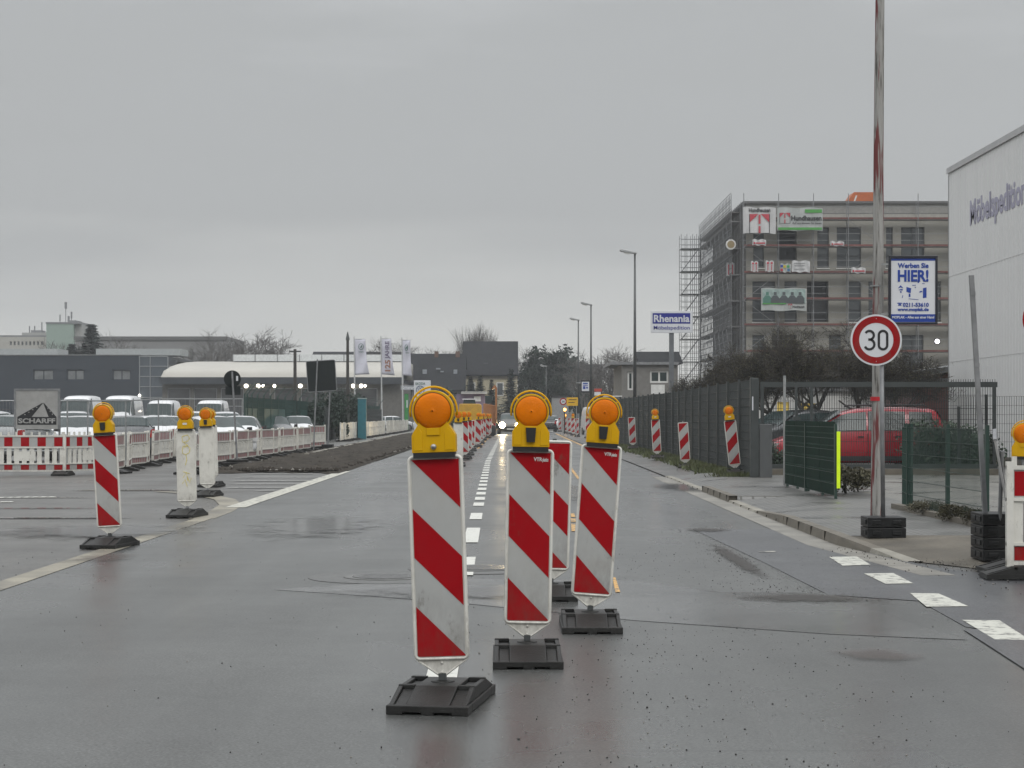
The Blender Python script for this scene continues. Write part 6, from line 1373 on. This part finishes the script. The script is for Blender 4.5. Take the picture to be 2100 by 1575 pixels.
# smoke drifting from the tower roof is left to the haze
# houses at the end of the road
TILE = M('dark_tiles', (0,0,0))
def house(label, px0, px1, d, ridge, eave, dep, wallm, name='house', hip=0):
    s = d/3900; W_ = (px1-px0)*s; zr, ze = ZZ(ridge,d), ZZ(eave,d); t = thing(name, label, 'house', (XX(px0,d), d, 0), 0, 'houses at the end of the road')
    m = MB(); m.box(0, W_, 0, dep, 0, ze); m.prism([(0,ze),(dep,ze),(dep/2,zr-.12)], .02, W_-.02, axis='x'); m.build('wall', wallm, t)
    m = MB()
    for y0_, y1_, z0_, z1_ in ((-.4,dep/2,ze-.15,zr),(dep+.4,dep/2,ze-.15,zr)): m.add([(-.15,y0_,z0_),(W_+.1,y0_,z0_),(W_+.1,y1_,z1_),(-.15,y1_,z1_),(-.15,y0_,z0_+.18),(W_+.1,y0_,z0_+.18),(W_+.1,y1_,z1_+.18),(-.15,y1_,z1_+.18)], [(0,1,2,3),(4,5,6,7),(0,1,5,4),(1,2,6,5),(2,3,7,6),(3,0,4,7)])
    rf = m.build('roof', TILE, t); return t, rf, s, W_, zr, ze
CRM = M('cream_render', (.42,.38,.27), .7, dirt=.3)
t, rf, s, W_, zr, ze = house('big house with steep dark roof and cream walls at the end of the road', 950, 1061, 218, 700, 769, 9, CRM)
for px, py in ((996,750),): m = MB(); m.box((px-5-950)*s, (px+5-950)*s, 1.25, 1.6, ZZ(756,218), ZZ(744,218)); m.build('roof_window', M('roof_pane', (.25,.27,.29), .2), rf)
for a, b, c, d_ in ((1018,1033,784,812),(960,975,784,812)):
    m = MB(); m.box((a-950)*s, (b-950)*s, -.06, -.005, ZZ(d_,218), ZZ(c,218)); f_ = m.build('window', WF, t); m = MB(); m.box((a+2-950)*s, (b-2-950)*s, -.08, -.0605, ZZ(d_-2,218), ZZ(c+2,218)); m.build('pane', PANE, f_)
m = MB(); m.box(0, W_, -.05, -.002, ze-.5, ze-.2); m.build('cornice', M('cornice_beige', (.3,.27,.22), .7), t)
t, rf, s, W_, zr, ze = house('lower dark roofed row house with two chimneys left of the big house', 826, 953, 212, 726, 800, 9, M('grey_brown_render', (0,0,0)))
for a, b in ((888,896),(932,941)): m = MB(); m.box((a-826)*s, (b-826)*s, 4, 4.8, zr-.6, ZZ(718,212)); m.build('chimney', M('brick_chimney', (0,0,0)), rf)
for a, b, c, d_ in ((865,874,757,766),(929,937,757,766),(893,902,754,757),(902,909,760,763)): m = MB(); m.box((a-826)*s, (b-826)*s, 1.7, 2.1, ZZ(d_,212), ZZ(c,212)); m.build('roof_window', M('roof_pane', (0,0,0)), rf)
t, rf, s, W_, zr, ze = house('dark roof with chimney showing above the curved hall', 638, 830, 222, 722, 745, 8, M('grey_brown_render', (0,0,0)))
m = MB(); m.box((677-638)*s, (689-638)*s, 3, 4, zr-.5, ZZ(712,190)); m.build('chimney', M('brick_chimney', (0,0,0)), rf)
house('hazy house with dark roof behind the street lamps', 1160, 1235, 240, 748, 775, 9, M('pale_grey_render', (0,0,0)))
house('pale house half hidden right of the big house', 1062, 1085, 245, 765, 785, 8, M('pale_grey_render', (0,0,0)))
t = thing('gatehouse', 'grey container building beside the lane beyond the white car', 'container', (XX(1132,215), 215, 0)); s = 215/3900
m = MB(); m.box(0, 34*s, 0, 4, 0, ZZ(815,215)); m.build('wall', M('trim_grey', (0,0,0)), t); m = MB(); m.box(-.1,34*s+.1,-.1,4.1,ZZ(815,215),ZZ(812,215)); m.build('roof', TRIM, t)
# construction machines on the left of the lane
YM = M('machine_yellow', (.48,.27,.02), .5, dirt=.35); OM = M('machine_orange', (.30,.12,.035), .5, dirt=.35)
dM = 118; s = dM/3900
t = thing('wheel_loader', 'yellow construction machine with glazed cab behind the long beacon row', 'construction machine', (XX(965,dM), dM, 0))
m = MB(); m.prism([(-24*s,.5),(22*s,.5),(22*s,ZZ(831,dM)),(18*s,ZZ(828,dM)),(-22*s,ZZ(828,dM)),(-24*s,ZZ(832,dM))], 0, 2.2); m.build('body', YM, t, bevel=.04)
m = MB(); m.prism([(-16*s,ZZ(828,dM)),(10*s,ZZ(828,dM)),(8*s,ZZ(819.5,dM)),(-14*s,ZZ(819.5,dM))], .3, 1.9); cb = m.build('cab', CARGLASS, t); m = MB(); m.box(-17*s,11*s,.2,2,ZZ(819.5,dM),ZZ(817.5,dM)); m.build('cab_roof', SW, cb)
for x in (-17, 14):
    for y in (-.1, 2.3): m = MB(); m.lathe([(.2,-.18),(.55,-.15),(.55,.15),(.2,.18)], (x*s,y,.55), 'y', 20); m.build('wheel', TYRE, t)
dM = 135; s = dM/3900
t = thing('excavator', 'orange excavator with raised arm left of the oncoming car', 'excavator', (XX(1003,dM), dM, 0))
m = MB(); m.prism([(-12*s,.9),(16*s,.9),(16*s,ZZ(832,dM)),(-12*s,ZZ(827,dM))], 0, 2.2); m.build('body', OM, t, bevel=.04)
m = MB(); m.box(-8*s, 6*s, .2, 2, ZZ(827,dM), ZZ(812,dM)); m.build('cab', CARGLASS, t)
m = MB(); m.box(12.5*s, 16.5*s, -.4, .0, 1.2, ZZ(795,dM)); m.prism([(12.5*s,ZZ(797,dM)),(16.5*s,ZZ(796,dM)),(12*s,ZZ(789,dM)),(6*s,ZZ(796,dM)),(5*s,ZZ(799,dM))], -.41, .01); m.build('arm', OM, t)
for y in (.1, 1.7): m = MB(); m.box(-14*s, 14*s, y, y+.5, .02, .75); m.build('track', BLK, t, bevel=.15)
dM = 150; s = dM/3900
t = thing('trailer', 'mauve sided sales trailer with pale awning behind the yellow machine', 'trailer', (XX(968,dM), dM, 0))
m = MB(); m.box(-32*s, 26*s, 0, 2.2, .6, ZZ(808,dM)); m.build('body', M('mauve_panel', (.17,.13,.19), .5, var=.3, scale=1.5), t)
m = MB(); m.box(-22*s, 30*s, -.5, 2.3, ZZ(805,dM), ZZ(803.5,dM)); m.box(-22*s, 30*s, -.55, 2.35, ZZ(807.6,dM), ZZ(806.4,dM)); m.build('awning', WPA, t)
m = MB(); m.box(4*s, 18*s, -.1, -.005, ZZ(823,dM), ZZ(813,dM)); m.build('window', SW, t)
for x in (-20, 15): m = MB(); m.lathe([(.1,-.1),(.35,-.08),(.35,.08),(.1,.1)], (x*s,.3,.35), 'y', 16); m.build('wheel', TYRE, t)
t = thing('flashing_light', 'lit amber flashing light above the far right beacons', 'warning light', (XX(1158,150), 150, 0))
m = MB(); m.lathe([(.12,-.05),(.1,.03)], (0,0,ZZ(840,150)), 'y', 14); m.build('lens', M('lit_amber', (1,.45,.08), .3, emis=10), t); m = MB(); m.cyl((0,.08,0), (0,.08,ZZ(836,150)), .05, n=6); m.build('post', BLK2, t)
t = thing('mobile_toilet', 'teal portable cabinet standing behind the raised kerb', 'portable cabinet', (XX(741.5,108), 108.4, .1)); s = 108/3900
m = MB(); m.box(-8.5*s, 8.5*s, -.2, .3, 0, ZZ(818,108)-.1); m.build('body', M('teal_plastic', (.02,.13,.16), .5), t, bevel=.02); m = MB(); m.box(-9*s, 9*s, -.23, .33, ZZ(818,108)-.1, ZZ(816,108)-.1); m.build('lid', M('pale_teal', (.25,.33,.33), .5), t)
t = thing('white_ad_frame', 'thin white line of a canopy edge above the tall fence end', 'canopy', (XX(1262,92), 92, 0)); s = 92/3900
m = MB(); m.box(-22*s, 14*s, 0, 1.5, ZZ(813.5,92), ZZ(811.5,92)); m.build('roof', WPA, t)
for x in (-20, 12): m = MB(); m.cyl((x*s,.7,0), (x*s,.7,ZZ(813,92)), .05, n=6); m.build('post', GAL2, t)
# security fence with barbed arms, left
GFN = M('fence_green', (.012,.04,.033), .5, var=.2)
t = thing('security_fence', 'high dark green security fence with slanted barbed wire arms', 'fence', (XX(502,78), 78, 0))
xa, ya, xb, yb_ = 0, 0, -10.6-XX(502,78), 74
n = 22
for i in range(n+1):
    f = (i/n)**1.5; x, y = xa+(xb-xa)*f, ya+(yb_-ya)*f
    m = MB(); m.box(-.035, .035, -.035, .035, 0, 2.35); m.cyl((0,0,2.33), (.35,.1,2.78), .025, n=4); m.build('post', GFN, t, loc=(x,y,0))
    if i < n:
        f2 = ((i+1)/n)**1.5; x2, y2 = xa+(xb-xa)*f2, ya+(yb_-ya)*f2; L_ = math.hypot(x2-x, y2-y)
        me = mesh_panel(round(L_,2), 2.2, .05, .2, .003, mat=GFN, key=('sec', i)); obj('wire_panel', me, t, loc=(x,y,0), rot=(0,0,math.atan2(y2-y, x2-x)))
        m = MB(); [m.cyl((x+.35*k,y+.1*k,2.33+.45*k), (x2+.35*k,y2+.1*k,2.33+.45*k), .008, n=3) for k in (.35,.7,1)]; m.build('barbed_wire', GFN, t)
        if i in (0,1,2,4,5,6,9,10,11,12): m = MB(); m.box(.05, L_-.05, -.012, -.006, .9, 1.75); m.build('screen', M('green_screen', (.02,.07,.06), .5, var=.2), t, loc=(x,y,0)).rotation_euler = (0,0,math.atan2(y2-y, x2-x))
# site fence rail in the car park
t = thing('site_fence', 'thin galvanised mobile fence with top rail in front of the parked cars', 'fence', (XX(-20,57), 57, 0)); s = 57/3900
xs_ = [(-20,57),(138,57),(180,58),(258,62),(325,66),(497,76)]
for (pa, da), (pb, db) in zip(xs_[:-1], xs_[1:]):
    A = Vector((XX(pa,da)-XX(-20,57), da-57, 0)); B = Vector((XX(pb,db)-XX(-20,57), db-57, 0)); za, zb_ = ZZ(822 if pa < 300 else 818,da), ZZ(822 if pb < 300 else 818,db)
    m = MB(); m.cyl(A+Vector((0,0,za)), B+Vector((0,0,zb_)), .021, n=6); m.cyl(A+Vector((0,0,za-1.5)), B+Vector((0,0,zb_-1.5)), .018, n=6); m.build('rail', GAL, t)
    m = MB(); k = 24
    for i in range(1,k): q = A.lerp(B, i/k); m.cyl(q+Vector((0,0,.3)), q+Vector((0,0,za+(zb_-za)*i/k)), .0025, n=3, caps=False)
    m.build('wires', GAL, t)
    m = MB(); m.cyl(B, B+Vector((0,0,zb_+.02)), .024, n=8); m.build('post', GAL, t)
# construction fence along the far barriers
fence_run('mesh_fence', 'mesh site fence standing behind the far white barriers', [(-9.6,98),(-10.3,150)], 1.75, FD, .1, dv=.08, dh=.25, r=.006, pw=3.4)

# ------------------------------------------------------------------ haze
g = MB(); g.box(-250, 250, -25, 420, -1.5, 32)
hz = g.build('haze', [], None); hz['kind'] = 'stuff'; hz['label'] = 'thin grey winter mist in the air'; hz['category'] = 'haze'
hm = bpy.data.materials.new('haze_volume'); hm.use_nodes = True; t_ = hm.node_tree; t_.nodes.clear()
o_ = t_.nodes.new('ShaderNodeOutputMaterial'); v_ = t_.nodes.new('ShaderNodeVolumePrincipled'); v_.inputs['Color'].default_value = (.93,.955,.98,1); v_.inputs['Density'].default_value = .00045; v_.inputs['Anisotropy'].default_value = .2
t_.links.new(v_.outputs[0], o_.inputs['Volume']); hz.data.materials.append(hm)
